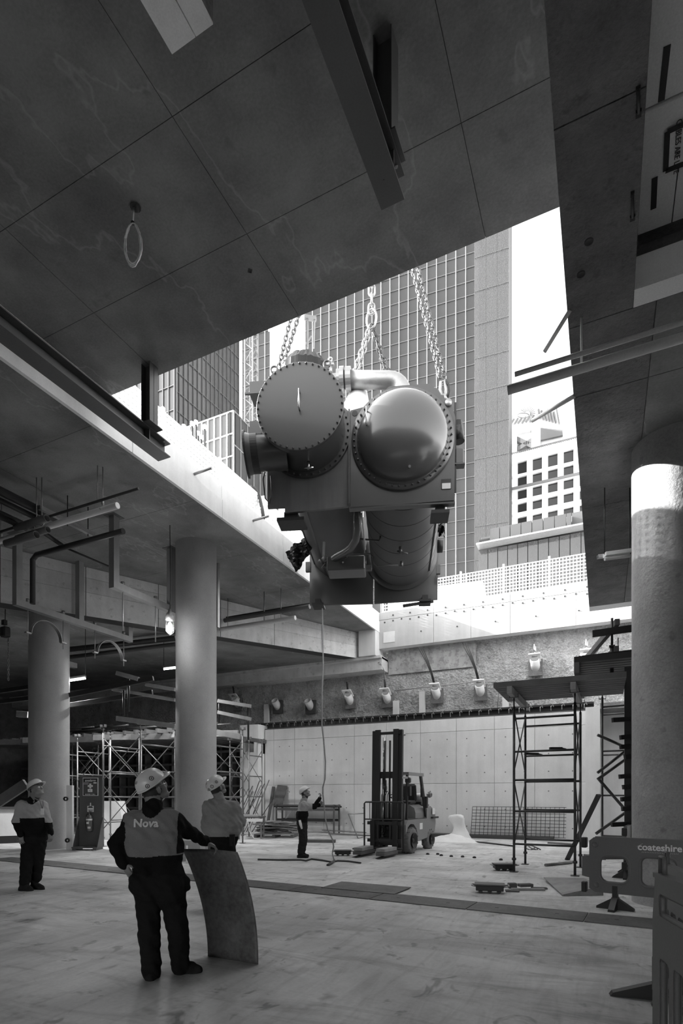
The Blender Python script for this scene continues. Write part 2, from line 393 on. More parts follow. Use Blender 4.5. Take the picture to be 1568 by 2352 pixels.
# side walls (out of view), dark back of the shoring bay and right recess
st('wall_left', MB().span((-32.3, -13.5, 0), (-32, 26, 9.3)), CONCD)
st('wall_right_blocker', MB().span((9, -13.5, 0), (9.3, 23, 9.3)), CONCD)  # unseen wall added to keep sky light off the right side
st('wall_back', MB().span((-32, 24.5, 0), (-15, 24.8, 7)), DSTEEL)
rc = MB(); rc.span((-.56, 21.0, 0), (-.1, 22.3, 4.65)); rc.span((-.1, 22.1, 0), (9, 22.3, 4.6)); st('wall_back', rc, CONCW)
st('trim_6', MB().span((-.1, 20.9, 4.55), (9, 22.3, 4.75)), CONCD)
st('wall_front_blocker', MB().span((-32, -13.8, 0), (-6, -13.5, 9.3)).span((5, -13.8, 0), (9.3, -13.5, 9.3)).span((-6, -13.8, 5.6), (5, -13.5, 9.3)), CONCD)  # added behind the viewer to cut back light; the gap lets some fill in
# kerb of a shallow trench along the back wall
kb = MB().span((-6.2, 20.9, 0), (-1.6, 21.5, .12)); st('trim_7', kb, JOINT)
# round columns
def column(px, d, r, z, lab, x=None, m=None):
    if x is None:
        p = atd(px, 1827, d); x, y = p.x, p.y
    else: x, y = x
    prof = [(r, 0)] + [(r + .002 * math.sin(k * 2.1), z * k / 14) for k in range(1, 14)] + [(r, z)]
    c = MB().lathe((x, y, 0), (0, 0, 1), prof, 72)
    return one('column', c, m or CONCC, lab, 'column')
column(450.5, 15.4, .55, 8.5, 'tall round concrete column behind the man in the light shirt, with no stains')
column(113, 16.9, .56, 7.1, 'leftmost round concrete column, streaked with drips, beside the first aid stand')
column(0, 0, .56, 6.8, 'thick round concrete column at the right, nearest to the viewer, catching sunlight', (.95, 9.56), CONCR)
# steel beams hung under the upper slab with posts
def ibeam(x, y0, y1, ztop, wd, ht, lab, post, px):
    t = thing('steel_beam', lab, 'beam', (x, y1, ztop - ht))
    MB().span((x - wd / 2, y0, ztop - .018), (x + wd / 2, y1, ztop)).build('top_flange', STEEL, t)
    MB().span((x - wd / 2, y0, ztop - ht), (x + wd / 2, y1, ztop - ht + .018)).build('bottom_flange', STEEL, t)
    MB().span((x - .007, y0, ztop - ht), (x + .007, y1, ztop)).build('web', STEEL, t)
    MB().span((x - wd / 2 + .02, post - .006, ztop - ht), (x + wd / 2 - .02, post + .006, ztop)).build('stiffener', STEEL, t)
    p = MB(); h = .1
    p.span((px - h, post - h, ztop), (px - h + .012, post + h, 9.3)); p.span((px + h - .012, post - h, ztop), (px + h, post + h, 9.3)); p.span((px - h, post - .005, ztop), (px + h, post + .005, 9.3))
    p.span((px - .16, post - .16, ztop), (px + .16, post + .16, ztop + .015)); p.build('post', STEEL, t)
    b = MB().cyl((x + wd / 2 - .05, y1 - .12, ztop - .03), (x + wd / 2 - .05, y1 - .12, ztop + .03), .018, 8); b.cyl((x + .08, post + .1, ztop), (x + .08, post + .1, ztop + .04), .018, 8); b.build('bolt', GALV, t)
ibeam(-7.49, -3, 8.07, 8.2, .30, .26, 'grey steel beam hung below the slab at the left, beside the pale slab edge', 7.56, -7.36)
ibeam(-2.03, -3, 5.6, 8.17, .26, .27, 'grey steel beam hung below the slab overhead, near the picture top', 5.33, -2.01)
# plaster splash round the posts
# box hanging from the upper slab at the top of the view
t = thing('hanging_box', 'pale square box hanging from the dark soffit at the top left', 'box', (-4.2, 3.2, 8.9))
a = atz(395, 125, 8.95); b = atz(486, 50, 8.95)
MB().span((a.x, 1.0, 8.97), (b.x, a.y, 9.3)).build('body', CONCD, t)
MB().span((a.x, 1.0, 8.95), ((a.x + b.x) / 2 + .04, a.y, 8.97)).build('panel', CONCL, t); MB().span(((a.x + b.x) / 2 + .05, 1.0, 8.95), (b.x, a.y, 8.97)).build('panel', CONCL, t)
# floor cover plates: a run of dark steel plates across the floor
cp = thing('cover_plate_run', 'run of dark steel trench cover plates lying across the floor', 'floor plates', (-5, 8.3, 0))
PL = mat('worn_steel_plate', .13, .6, metal=.35, var=.3, scale=2.5, streak=0, fine=.2, fscale=30, rnd=.12, spots=.4)
A = atz(0, 1972, 0); B = atz(1500, 2123, 0); L_ = (B - A); n_ = int(L_.length / 1.52); u_ = L_.normalized(); v_ = V(-u_.y, u_.x, 0)
for k in range(n_ + 1):
    a = A + u_ * (k * 1.52); b = A + u_ * (k * 1.52 + 1.505); b_w = .60
    o = MB(); o.bar(a + V(0, 0, .007), b + V(0, 0, .007), b_w, .014)
    for q in (.35, 1.15):
        c = a + u_ * q; o.box(c + V(0, 0, .0146), (.05, .03, .001), (0, 0, .1), 1)
    o.build('plate', [PL, JOINT], cp)
p = atz(815, 2045, 0)
MB().box((p.x + .1, p.y + .25, .018), (1.35, .75, .01), (0, 0, -.05)).build('plate', PL, cp)
# ================================================================ THE HANGING MACHINE
CR = math.radians(25.2 - 5.81); SC = 1.15; CO = atd(830, 1165, 10 * SC)
cc, cs_ = math.cos(CR), math.sin(CR)
def LC(px, py, yl):
    d = D(px, py); o = Vector((0, 0, CH)); t = (yl * SC + (-cs_ * CO.x + cc * CO.y)) / (-cs_ * d.x + cc * d.y)
    q = (o + d * t - CO) / SC
    return V(cc * q.x + cs_ * q.y, yl, q.z)
CM = thing('chiller', 'huge grey twin-shell chiller machine hanging from chains in the opening', 'machine', CO, CR); CM.scale = (SC,) * 3
def cp_(name, mb, m, par=CM): return mb.build(name, m, par, local=True)
def ring_bolts(c, r, n, y, par, m=TANK, br=.018, a0=0.0, dep=.035):
    for k in range(n):
        a = 2 * math.pi * k / n + a0; x, z = c[0] + r * math.cos(a), c[1] + r * math.sin(a)
        if k == 0:
            b = MB().lathe((x, y, z), (0, -1, 0), [(0, 0), (br, 0), (br, dep * .6), (br * .6, dep), (0, dep)], 8, 0, False); f0 = cp_('bolt', b, m, par); x0, z0 = x, z
        else:
            o = f0.copy(); COL.objects.link(o); o.location = (x - x0, 0, z - z0)
def disc_hole_plate(mb, outer, y0, y1, m=0):
    mb.prism([(x, y0, z) for x, z in outer], (0, y1 - y0, 0), m)
AX, AZ = -.99, 1.36; BX, BZ = .73, 1.16
# front tube plates
pa = MB(); disc_hole_plate(pa, [(-1.72, .08), (-1.4, .08), (-1.4, -.03), (-.24, 0.03), (-.24, 1.75), (-.6, 2.1), (-1.3, 2.1), (-1.72, 1.6)], .0, .06); fa = cp_('end_plate', pa, TANKS)
MB_ = MB().box((-.24 + .02, .1, .9), (.03, .3, 1.7)); cp_('edge_rib', MB_, TANK)
pb = MB(); disc_hole_plate(pb, [(-.2, -.02), (1.64, .03), (1.66, 1.49), (1.58, 1.77), (1.2, 2.12), (.5, 2.12), (.06, 1.79), (-.2, 1.74)], -.02, .05); fb = cp_('end_plate', pb, TANK)
cp_('lower_flange', MB().box((.72, .04, -.01), (1.86, .12, .03)), TANK); cp_('plate_hole', MB().cyl((-.12, -.028, 1.68), (-.12, -.015, 1.68), .05, 14), JOINT)
cp_('square_opening', MB().box((1.5, -.025, .32), (.17, .012, .17)).box((1.5, -.03, .28), (.15, .012, .1), None, 1), [JOINT, CONCW])
# water box A with its bolted cover
wb = MB().lathe((AX, .0, AZ), (0, -1, 0), [(.70, 0), (.70, .70)], 72); wbo = cp_('water_box', wb, TANK)
cp_('cover_flange', MB().lathe((AX, -.68, AZ), (0, -1, 0), [(.70, 0), (.745, 0), (.745, .045), (.0, .045)], 72, 0, False), TANK, wbo)
cp_('cover_disc', MB().lathe((AX, -.73, AZ), (0, -1, 0), [(.745, 0), (.745, .03), (.74, .035), (0, .035)], 72, 0, False), TANK, wbo)
ring_bolts((AX, AZ), .715, 40, -.765, wbo)
cp_('rear_flange', MB().lathe((AX, -.0, AZ), (0, -1, 0), [(.7, .06), (.79, .06), (.79, 0)], 72, 0, False), TANK, wbo)
ring_bolts((AX, AZ), .755, 40, -.06, wbo)
cp_('lifting_handle', MB().tube([(AX - .0, -.765, AZ + .22), (AX, -.86, AZ + .22), (AX, -.86, AZ - .08), (AX, -.765, AZ - .08)], .014, 8), CHROME, wbo)
cp_('drain_tap', MB().cyl((AX + .08, -.35, AZ - .69), (AX + .08, -.35, AZ - .82), .025).cyl((AX + .0, -.35, AZ - .8), (AX + .17, -.35, AZ - .8), .015), CHROME, wbo)
for (ax, az) in ((LC(628, 845, -.5)), (LC(748, 832, -.5))) and [(LC(628, 845, -.7).x, LC(628, 845, -.7).z), (LC(750, 832, -.7).x, LC(750, 832, -.7).z)]:
    cp_('lifting_eye', MB().tube(arc((ax, -.66, az), V(1, 0, 0), V(0, 0, 1), .055, 0, 6.283 * .98, 18), .016, 8, closed=True).box((ax, -.66, az - .07), (.06, .04, .06)), TANK)
# dome B
prof = [(.91, .0), (.91, .05), (.82, .05)] + [(.80 * math.cos(t) ** .9 if t < 1.5 else .0, .06 + .47 * math.sin(t)) for t in [i * math.pi / 2 / 18 for i in range(19)]]
prof[-1] = (0.0, .53)
dm = cp_('dome_head', MB().lathe((BX, -.02, BZ), (0, -1, 0), prof, 96), mat('dome_paint', .075, .25, var=.05, scale=1.2, fine=.02, coat=.5))
ring_bolts((BX, BZ), .86, 46, -.07, dm)
cp_('lifting_handle', MB().tube([(BX - .62, -.3, BZ + .34), (BX - .62, -.44, BZ + .34), (BX - .62, -.44, BZ + .05), (BX - .62, -.34, BZ + .05)], .012, 8), CHROME, dm)
cp_('drain_plug', MB().cyl((BX + .12, -.3, BZ - .66), (BX + .12, -.42, BZ - .72), .022), GALV, dm)
# shells running back to the far plates
cp_('shell', MB().lathe((AX + .05, 0.05, AZ - .02), (0, 1, 0), [(.70, 0), (.70, 4.7)], 64), TANKD)
shb = cp_('shell', MB().lathe((BX + .03, 0.05, BZ - .02), (0, 1, 0), [(.82, 0), (.82, 4.7)], 64), TANKD)
for y in (.8, 1.45, 2.1, 2.75, 3.4, 4.05): cp_('insulation_band', MB().lathe((BX + .03, y, BZ - .02), (0, 1, 0), [(.82, 0), (.826, .004), (.826, .014), (.82, .018)], 64), JOINT, shb)
cp_('insulation_seam', MB().bar((BX + .03 + .7, .1, BZ - .47), (BX + .03 + .7, 4.7, BZ - .47), .03, .03), JOINT, shb)
for (x, z) in ((-1.25, .72), (-1.55, 1.0)): cp_('shell_rib', MB().bar((x, .1, z), (x, 4.7, z), .05, .05), TANK)
fp_ = MB(); disc_hole_plate(fp_, [(-1.7, -.08), (.0, -.1), (.0, 2.2), (-1.7, 2.2)], 4.75, 4.82); disc_hole_plate(fp_, [(.03, -.1), (1.68, -.05), (1.7, 1.8), (1.3, 2.3), (.03, 2.3)], 4.74, 4.81)
cp_('far_plate', fp_, TANK); cp_('far_flange', MB().lathe((BX, 4.74, BZ), (0, -1, 0), [(.95, 0), (.95, .05), (.8, .05)], 64), TANK)
for (x, y, w_) in ((-1.3, .2, .5), (1.4, .2, .32), (-1.45, 4.7, .3), (1.35, 4.7, .3)): cp_('foot', MB().box((x, y, -.14), (w_, .4, .06)).box((x, y, -.06), (w_ * .5, .3, .14)), DSTEEL)
# suction pipe with flanges across the top
p0, p1 = LC(790, 872, .35), LC(915, 872, .35); r = .15
sp = MB().tube([p0, p1 - V(.18, 0, 0)] + [p1 - V(.18, 0, 0) + V(.26 * math.sin(a), 0, -.26 + .26 * math.cos(a)) for a in (.3, .6, .9, 1.2, 1.57)] + [p1 + V(.08, 0, -.5)], r, 24)
spo = cp_('crossover_pipe', sp, GALV)
cp_('pipe_flange', MB().lathe(p0 + V(-.0, 0, 0), (1, 0, 0), [(.15, -.08), (.21, -.08), (.21, 0), (.15, 0)], 24, 0, False).lathe(p0 + V(.13, 0, 0), (1, 0, 0), [(.15, -.1), (.2, -.1), (.2, 0), (.15, 0)], 24, 0, False), GALV, spo)
cp_('valve', MB().lathe(p0 - V(.28, 0, 0), (1, 0, 0), [(.0, -.14), (.13, -.14), (.13, -.05), (.16, -.05), (.16, .02), (.11, .02), (.11, .14), (.17, .14), (.17, .2), (.0, .2)], 20, 0, False).cyl(p0 + V(-.26, 0, .1), p0 + V(-.26, 0, .32), .035).box(p0 + V(-.26, 0, .3), (.14, .06, .04)), GALV, spo)
cp_('valve_stem', MB().tube(arc(p0 + V(-.26, 0, .4), V(1, 0, 0), V(0, 0, 1), .035, 0, 6.1, 10), .012, 6), CHROME, spo)
cp_('compressor_cone', MB().lathe(LC(820, 905, .6) + V(0, 0, -.2), (.15, 0, 1), [(.30, -.35), (.27, -.1), (.16, .24), (.12, .3)], 32), CONCL)
cp_('compressor_casing', MB().lathe(V(-.2, 1.6, 2.0), (.9, .6, .1), [(0, -.6), (.35, -.6), (.42, -.4), (.42, .3), (.3, .5), (0, .5)], 36), TANKD)
# wrapped top opening
wc = LC(700, 828, .5); rg = random.Random(4)
wm = MB(); n = 64; rows = []
for j, (rr, hh) in enumerate([(.44, -.7), (.47, -.45), (.46, -.26), (.37, -.1), (.2, .0), (.0, .02)]):
    rows.append([wc + V(math.cos(2 * math.pi * k / n) * rr * (1 + (.05 * math.sin(k * 2.3) + .06 * ((k * 7) % 3 - 1)) * (j < 5)), math.sin(2 * math.pi * k / n) * rr, hh + .03 * rg.random()) for k in range(n)])
wm.add([p for r_ in rows for p in r_], [(j * n + k, j * n + (k + 1) % n, (j + 1) * n + (k + 1) % n, (j + 1) * n + k) for j in range(5) for k in range(n)], 0, False)
cp_('wrapped_nozzle', wm, WRAP)
# side nozzle on the left, brackets
nz = V(-1.55, -.36, .86)
cp_('side_nozzle', MB().lathe(nz, (-1, -.12, -.1), [(.30, -.25), (.28, .1), (.29, .3), (.33, .42), (.33, .46)], 40), TANK)
cp_('nozzle_flange', MB().lathe(nz + V(-1, -.12, -.1).normalized() * .44, (-1, -.12, -.1), [(.0, .0), (.37, 0), (.37, .035), (.31, .035), (.31, -.2)], 40, 0, False), DSTEEL)
for (px, py, h) in ((588, 901, .22), (588, 992, .24)):
    q = LC(px, py, -.1); cp_('bracket', MB().box(q + V(.12, .05, 0), (.42, .34, h)).box(q + V(-.02, -.13, -h / 2), (.3, .04, .03)), TANK)
cp_('side_stub', MB().tube([(1.62, .3, 1.44), (1.76, .3, 1.42)], .13, 14).tube([(1.72, .3, 1.6), (1.76, .3, 1.25)], .1, 10), WRAP)
cp_('junction_box', MB().box((1.74, .1, .84), (.14, .14, .26), bev=.01).box((1.74, .1, .7), (.18, .16, .02)), TANK)
cp_('cable_tray', MB().bar((1.66, .06, 1.8), (1.66, .06, .2), .03, .04), DSTEEL); cp_('top_beam', MB().bar((.95, .3, 2.22), (1.5, .3, 2.12), .12, .14), TANKD)
cp_('loop_cable', MB().tube([(-1.72, -.1, .8), (-1.78, -.1, .55), (-1.74, -.1, .2), (-1.66, -.1, .1), (-1.62, -.1, .3), (-1.64, -.1, .6)], .012, 6), BLACK)
# under-body pipework
Y1, Y2 = 1.2, 3.3
def path(*q): return [LC(*p) for p in q]
cp_('oil_return_pipe', MB().tube(path((819, 1150, .7), (820, 1215, 1.0), (817, 1240, 1.3), (806, 1258, 1.5), (793, 1268, 1.65), (775, 1278, 1.8), (757, 1290, 2.0), (745, 1298, 2.1)), .075, 16), TANK)
cp_('pipe_flange', MB().tube(path((752, 1286, 2.0), (745, 1292, 2.02)), .11, 14).tube(path((742, 1290, 2.0), (738, 1296, 2.02)), .10, 14), TANKD)
ob = cp_('oil_sump', MB().box(LC(796, 1303, 2.1), (.82, .5, .30), bev=.02), TANK)
cp_('small_pipe', MB().tube(path((826, 1238, 2.2), (870, 1242, 2.2), (873, 1236, 2.2), (874, 1218, 2.2)), .02, 8), TANK)
cp_('small_pipe', MB().tube(path((810, 1272, 2.6), (850, 1272, 2.6), (857, 1280, 2.6), (859, 1294, 2.6), (866, 1300, 2.6), (915, 1298, 2.6)), .018, 8), TANK)
cp_('small_pipe', MB().tube(path((795, 1302, 1.9), (832, 1301, 1.9), (839, 1296, 1.9), (839, 1276, 1.9)), .016, 8), TANK)
cp_('valve', MB().tube(path((919, 1256, 2.3), (920, 1272, 2.3)), .035, 8).tube(path((912, 1266, 2.3), (936, 1272, 2.3)), .022, 8), TANK)
cp_('valve', MB().tube(path((922, 1290, 2.6), (921, 1302, 2.6)), .035, 8), TANK)
cp_('drop_pipe', MB().tube(path((830, 1180, .5), (835, 1222, 1.0), (838, 1262, 1.4)), .02, 8), GALV)
cp_('bracket', MB().bar(LC(744, 1245, 2), LC(743, 1280, 2), .05, .05), GALV); cp_('bracket', MB().box(LC(847, 1305, 2), (.12, .1, .1)), TANKD)
vb = MB(); rg = random.Random(9)
for k in range(22):
    a = LC(rg.uniform(742, 800), rg.uniform(1283, 1300), 1.9); b = a + V(rg.uniform(-.12, .12), rg.uniform(-.1, .1), rg.uniform(-.1, .12)); vb.tube([a, b], rg.uniform(.008, .02), 6)
o = cp_('valve_cluster', vb, TANK)
cp_('hinge_plate', MB().box(LC(708, 1303, 4.2), (.13, .1, .24)), TANK); cp_('side_motor', MB().lathe(LC(1004, 1255, 3.0), (1, 0, 0), [(0, 0), (.14, 0), (.14, .12), (0, .12)], 16), DSTEEL)
cp_('hinge_plate', MB().box(LC(1006, 1309, 4.4), (.1, .1, .22)), TANK); cp_('edge_channel', MB().bar(LC(925, 1392, 4.6), LC(995, 1381, 4.6), .08, .06), DSTEEL)
# black film flag on the left and on the right
def film(pts, yl, seed, name='torn_film', n=12):
    P = [LC(x, y, yl) for x, y in pts]; rg = random.Random(seed); m = MB(); vs = []
    for j in range(n + 1):
        for i in range(n + 1):
            u, v = i / n, j / n; p = P[0] * (1 - u) * (1 - v) + P[1] * u * (1 - v) + P[2] * u * v + P[3] * (1 - u) * v
            vs.append(p + V(rg.uniform(-.015, .015), .09 * math.sin(u * 9 + v * 5) + rg.uniform(-.04, .04), rg.uniform(-.015, .015)))
    m.add(vs, [(j * (n + 1) + i, j * (n + 1) + i + 1, (j + 1) * (n + 1) + i + 1, (j + 1) * (n + 1) + i) for j in range(n) for i in range(n)])
    return cp_(name, m, WRAP)
film([(653, 1266), (697, 1238), (712, 1270), (680, 1316)], 3.4, 2)
film([(1008, 1198), (1018, 1205), (1022, 1232), (1004, 1225)], 2.0, 5)
cp_('film_neck', MB().tube(path((695, 1240, 3.4), (712, 1262, 3.4)), .06, 10), WRAP)
# ---- lifting chains
def link_mesh(L, w_, r):
    pts = []; h = L / 2 - w_ / 2
    pts += arc((0, 0, h), V(1, 0, 0), V(0, 0, 1), w_ / 2, 0, math.pi, 5) + arc((0, 0, -h), V(1, 0, 0), V(0, 0, 1), w_ / 2, math.pi, 2 * math.pi, 5)
    return MB().tube(pts, r, 6, closed=True)
CHAIN = mat('chain_steel', .12, .4, metal=.6, var=.2, scale=5)
def chain(a, b, pitch, lab, group, wr=.42, r=.13, mt=CHAIN):
    a, b = Vector(a), Vector(b); d = (b - a); n = max(2, int(d.length / pitch)); step = d / n; q = step.normalized()
    t = thing('lifting_chain', lab, 'chain', a, group=group)
    proto = link_mesh(pitch * 1.38, pitch * .75, pitch * .13).build('link', mt, t, local=True); first = True
    z = q; x = z.cross(V(0, 1, 0)).normalized(); y = z.cross(x)
    for k in range(n + 1):
        o = proto if first else proto.copy()
        if not first: COL.objects.link(o)
        first = False
        X, Y = ((x + y * .35).normalized(), None) if k % 2 == 0 else ((y - x * .35).normalized(), None)
        Yv = z.cross(X); M = Matrix((X, Yv, z)).transposed().to_4x4(); o.matrix_local = Matrix.Translation(step * k) @ M
    return t
def wc_(p): return Matrix.Translation(CO) @ Euler((0, 0, CR)).to_matrix().to_4x4() @ (Vector(p) * SC)
G = 'lifting chains above the machine'
hook = wc_(LC(852, 60, 2.4))
def upto(a, px, py, yl): return wc_(a), wc_(LC(px, py, yl))
chain(*upto(LC(640, 842, .3), 672, 712, .35), .10, 'left chain of the pair above the left cover disc', G)
chain(*upto(LC(655, 822, .4), 690, 712, .45), .10, 'right chain of the pair above the left cover disc', G)
chain(*upto(LC(1010, 862, .1), 942, 600, .3), .10, 'left chain of the pair running down to the dome side', G)
chain(*upto(LC(1019, 858, .1), 956, 600, .3), .10, 'right chain of the pair running down to the dome side', G)
chain(*upto(LC(812, 855, 2.4), 848, 752, 2.2), .115, 'outer left leg of the double chain under the ring', G, mt=GALV)
chain(*upto(LC(822, 855, 2.4), 851, 752, 2.2), .115, 'inner left leg of the double chain under the ring', G, mt=GALV)
chain(*upto(LC(884, 852, 2.8), 854, 752, 2.2), .115, 'inner right leg of the double chain under the ring', G, mt=CHAIN)
chain(*upto(LC(892, 852, 2.8), 858, 752, 2.2), .115, 'outer right leg of the double chain under the ring', G, mt=CHAIN)
rc_ = wc_(LC(853, 732, 2.2))
one('master_ring', MB().tube([rc_ + V(math.cos(a) * .13, 0, math.sin(a) * .24) for a in [2 * math.pi * i / 24 for i in range(24)]], .028, 10, closed=True), GALV, 'oval steel master ring joining the middle chains', 'ring')
chain(rc_ + V(0, 0, .25), rc_ + V(.02, 0, 1.4), .2, 'short heavy chain from the master ring up past the slab edge', G, mt=GALV)
# shackle at the dome side
sh = thing('shackle_and_hook', 'shackle and hook at the foot of the dome-side chains', 'shackle', wc_(LC(1022, 905, .02)), CR); sh.scale = (SC,) * 3
a = LC(1020, 885, 0); b = LC(1030, 928, 0); q = (a + b) / 2
def sl_(v): return v - LC(1022, 905, .02)
MB().tube([sl_(LC(1012, 878, 0)), sl_(LC(1010, 895, 0)), sl_(LC(1014, 908, 0)), sl_(LC(1022, 912, 0)), sl_(LC(1024, 895, 0)), sl_(LC(1020, 876, 0))], .028, 8, closed=True).build('shackle_bow', GALV, sh, local=True)
MB().tube([sl_(LC(1022, 872, 0)), sl_(LC(1030, 885, 0)), sl_(LC(1032, 900, 0)), sl_(LC(1026, 915, 0))], .022, 8).build('safety_hook', DSTEEL, sh, local=True)
MB().tube([sl_(LC(1020, 905, 0)), sl_(LC(1026, 922, 0))], .03, 8).lathe(sl_(LC(1029, 928, -.0)), (0, -1, 0), [(0, .0), (.06, 0), (.06, .06), (.0, .06)], 14).build('pin', GALV, sh, local=True)
# tag line from the machine to the man
ROPE = mat('rope', .3, .9, var=.2, scale=30)
r0 = wc_(LC(740, 1398, 4.5)); hand = atd(741, 1817, 14.2)
pts = [r0]
for (px, py) in [(741, 1450), (742, 1530), (739, 1600), (739, 1665), (743, 1700), (747, 1750), (746, 1790), (741, 1808), (741, 1822), (744, 1850), (747, 1880), (752, 1905), (757, 1915), (764, 1930), (766, 1945), (763, 1960), (768, 1976)]:
    pts.append(atd(px, py, 14.2 if py > 1600 else 14.2 + (r0.dot(V(-ST, CT, 0)) - 14.2) * (1600 - py) / 200 if py > 1400 else 14.2))
e = atz(768, 1979, .02); pts[-1] = e
one('tag_line_rope', MB().tube(pts, .018, 8), ROPE, 'long rope hanging from the machine down to the man in the white helmet', 'rope')
pts = [atz(x, y, .02) for x, y in [(592, 1974), (640, 1975), (690, 1975), (702, 1977), (715, 1973), (740, 1976), (762, 1980), (775, 1977), (800, 1978), (828, 1982)]]
one('floor_rope', MB().tube(pts, .022, 8).tube([atz(768, 1977, .03), atz(760, 1983, .03), atz(752, 1987, .02)], .03, 8), mat('dark_rope', .08, .9), 'dark rope lying along the floor by the man holding the rope', 'rope')
# ================================================================ OUTSIDE: street level behind the parapet, buildings
st('floor', MB().span((-140, 22.9, 8.9), (120, 260, 9.2)), CONCL)
def cam2w(xr, d): return V(CT * xr - ST * d, ST * xr + CT * d, 0)
def facade_frame(pxA, dA, vpx, pxB):
    """wall line from pixel column pxA at depth dA, along the horizontal direction that vanishes at vpx, to pixel column pxB"""
    a = cam2w((pxA - 784) / F * dA, dA); u = cam2w((vpx - 784) / F, 1).normalized()
    den = u.dot(V(CT, ST, 0)) - (pxB - 784) / F * u.dot(V(-ST, CT, 0))
    t = ((pxB - 784) / F * dA - (pxA - 784) / F * dA) / den
    n = V(u.y, -u.x, 0)
    if n.dot(a) > 0: n = -n
    return a, u, t, n
def facade(name, lab, cat, pxA, dA, vpx, pxB, z0, z1, bays, rows, glass, frame, mw=.09, tw=.06, group=None, depth=8, mull=True, tmat=None, maxpan=300, top=None, edge=None):
    a, u, t, n = facade_frame(pxA, dA, vpx, pxB); b = a + u * t; bw = t / bays; rh = (z1 - z0) / rows; up = V(0, 0, 1)
    T = thing(name, lab, cat, (a.x, a.y, 9.2), group=group)
    MB().prism([a - n * .35 + up * 9.2, b - n * .35 + up * 9.2, b - n * depth + up * 9.2, a - n * depth + up * 9.2], up * (z1 - 9.2)).build('body', edge or DSTEEL, T)
    pw, ph = abs(bw), rh; s = 1 if bw > 0 else -1
    first = None; cells = sorted([(i, j) for i in range(bays) for j in range(rows)], key=lambda c: (a + u * (c[0] + .5) * bw).length + .6 * abs(z0 + rh * c[1] - 18))
    rest = MB()
    for k, (i, j) in enumerate(cells):
        c = a + u * bw * (i + .5) + up * (z0 + rh * (j + .5)); 
        if k < maxpan:
            if first is None:
                first = MB().box(c - n * .1, (pw - .02, .06, ph - .02), frame_rot(u, up)).build('pane', glass, T); c0 = c
            else:
                o = first.copy(); COL.objects.link(o); o.location = c - c0
        else: rest.box(c - n * .1, (pw - .02, .06, ph - .02), frame_rot(u, up))
    if rest.v: rest.build('pane', glass, T)['kind'] = 'stuff'
    if mull:
        for i in range(bays + 1):
            p = a + u * bw * i; MB().bar(p + up * z0, p + up * z1, mw, .16, n).build('mullion', frame, T)
    for j in range(rows + 1):
        p = up * (z0 + rh * j); MB().bar(a + p, b + p, .12, tw).build('transom', tmat or frame, T)
    return T, a, u, t, n
def frame_rot(u, up): return Matrix((u, up.cross(u), up)).transposed()
GL = mat('tower_glass', .065, .12, metal=.0, var=.05, scale=.2, rnd=.12, spec=.35, fine=0)
GLD = mat('dark_glass', .03, .12, var=.05, scale=.2, rnd=.1, spec=.4, fine=0)
GLP = mat('pale_glass', .1, .15, var=.05, scale=.2, rnd=.12, spec=.4, fine=0)
FRW = mat('white_mullion', .85, .4, var=.02, fine=0); FRD = mat('grey_frame', .12, .5, var=.02, fine=0); FRM = mat('mid_frame', .2, .5, var=.02, fine=0)
# main glass tower behind the machine
facade('glass_tower', 'tall glass office tower with white mullions directly behind the hanging machine', 'building', 1092, 80, -2800, 556, 9.2, 92, 27, 41, GL, FRW, mw=.075, tw=.045, tmat=FRM)
# ribbed tower edge right of it
T, a, u, t, n = facade('ribbed_tower', 'pale narrow tower with fine vertical ribs right of the glass tower', 'building', 1168, 62, -2800, 1090, 9.2, 78, 3, 18, mat('rib_glass', .22, .3, var=.05, scale=.2, rnd=.08, fine=0), FRM, mw=.1, tw=.03, mull=False)
for k in range(27):
    p = a + u * t * k / 26; MB().bar(p + V(0, 0, 9.2), p + V(0, 0, 78), .045, .12, n).build('rib', FRM, T)
# dark glass block on the left and the paler low block in front of it
facade('dark_glass_block', 'dark glass office block at the left behind the hoarding', 'building', 400, 64, 1500, 548, 12, 62, 15, 22, GL, FRD, mw=.045, tw=.04, edge=FRM)
facade('dark_glass_block', 'narrow grey glass building at the far left beside the steel beam post', 'building', 400, 63, -1930, 300, 12, 62, 8, 18, GLP, FRD, mw=.08, tw=.06, edge=FRM, depth=.5)
facade('low_glass_block', 'low glass block with white mullions left of the hanging machine', 'building', 536, 50, -1930, 330, 12, 1.6 + (1827 - 943) / F * 50, 15, 12, GLP, FRW, mw=.05, tw=.05)
facade('low_glass_block', 'shaded side face of the low glass block beside the machine', 'building', 536, 50, 1385, 610, 12, 1.6 + (1827 - 943) / F * 50, 5, 8, GL, FRM, depth=.5, mw=.05, tw=.06)
# white office building with punched windows
a, u, t, n = facade_frame(1350, 66, -1930, 1085); up = V(0, 0, 1)
OB = thing('office_building', 'white office building with a grid of square windows beside the sky', 'building', (a.x, a.y, 9.2))
def hz(px, py, aa=a, nn=n):
    d = D(px, py); o = V(0, 0, CH); k = (aa - o).dot(nn) / d.dot(nn); q = o + d * k; return (V(q.x, q.y, 0) - aa).dot(u), q.z
ROT = frame_rot(u, up)
cols = [hz(x0, 1100)[0] for x0 in (1175, 1209, 1244, 1280, 1316)]; wid = abs(hz(1196, 1100)[0] - hz(1175, 1100)[0]); pitch = (cols[0] - cols[3]) / 3
cx = [cols[3] + pitch * k for k in range(-2, 4)]
sg = 1 if t > 0 else -1
tops = [(hz(1185, 1063)[1], hz(1185, 1091)[1]), (hz(1185, 1097)[1], hz(1185, 1118)[1]), (hz(1185, 1127)[1], hz(1185, 1149)[1]), (hz(1185, 1158)[1], hz(1185, 1179)[1]), (hz(1185, 1190)[1], hz(1185, 1211)[1])]
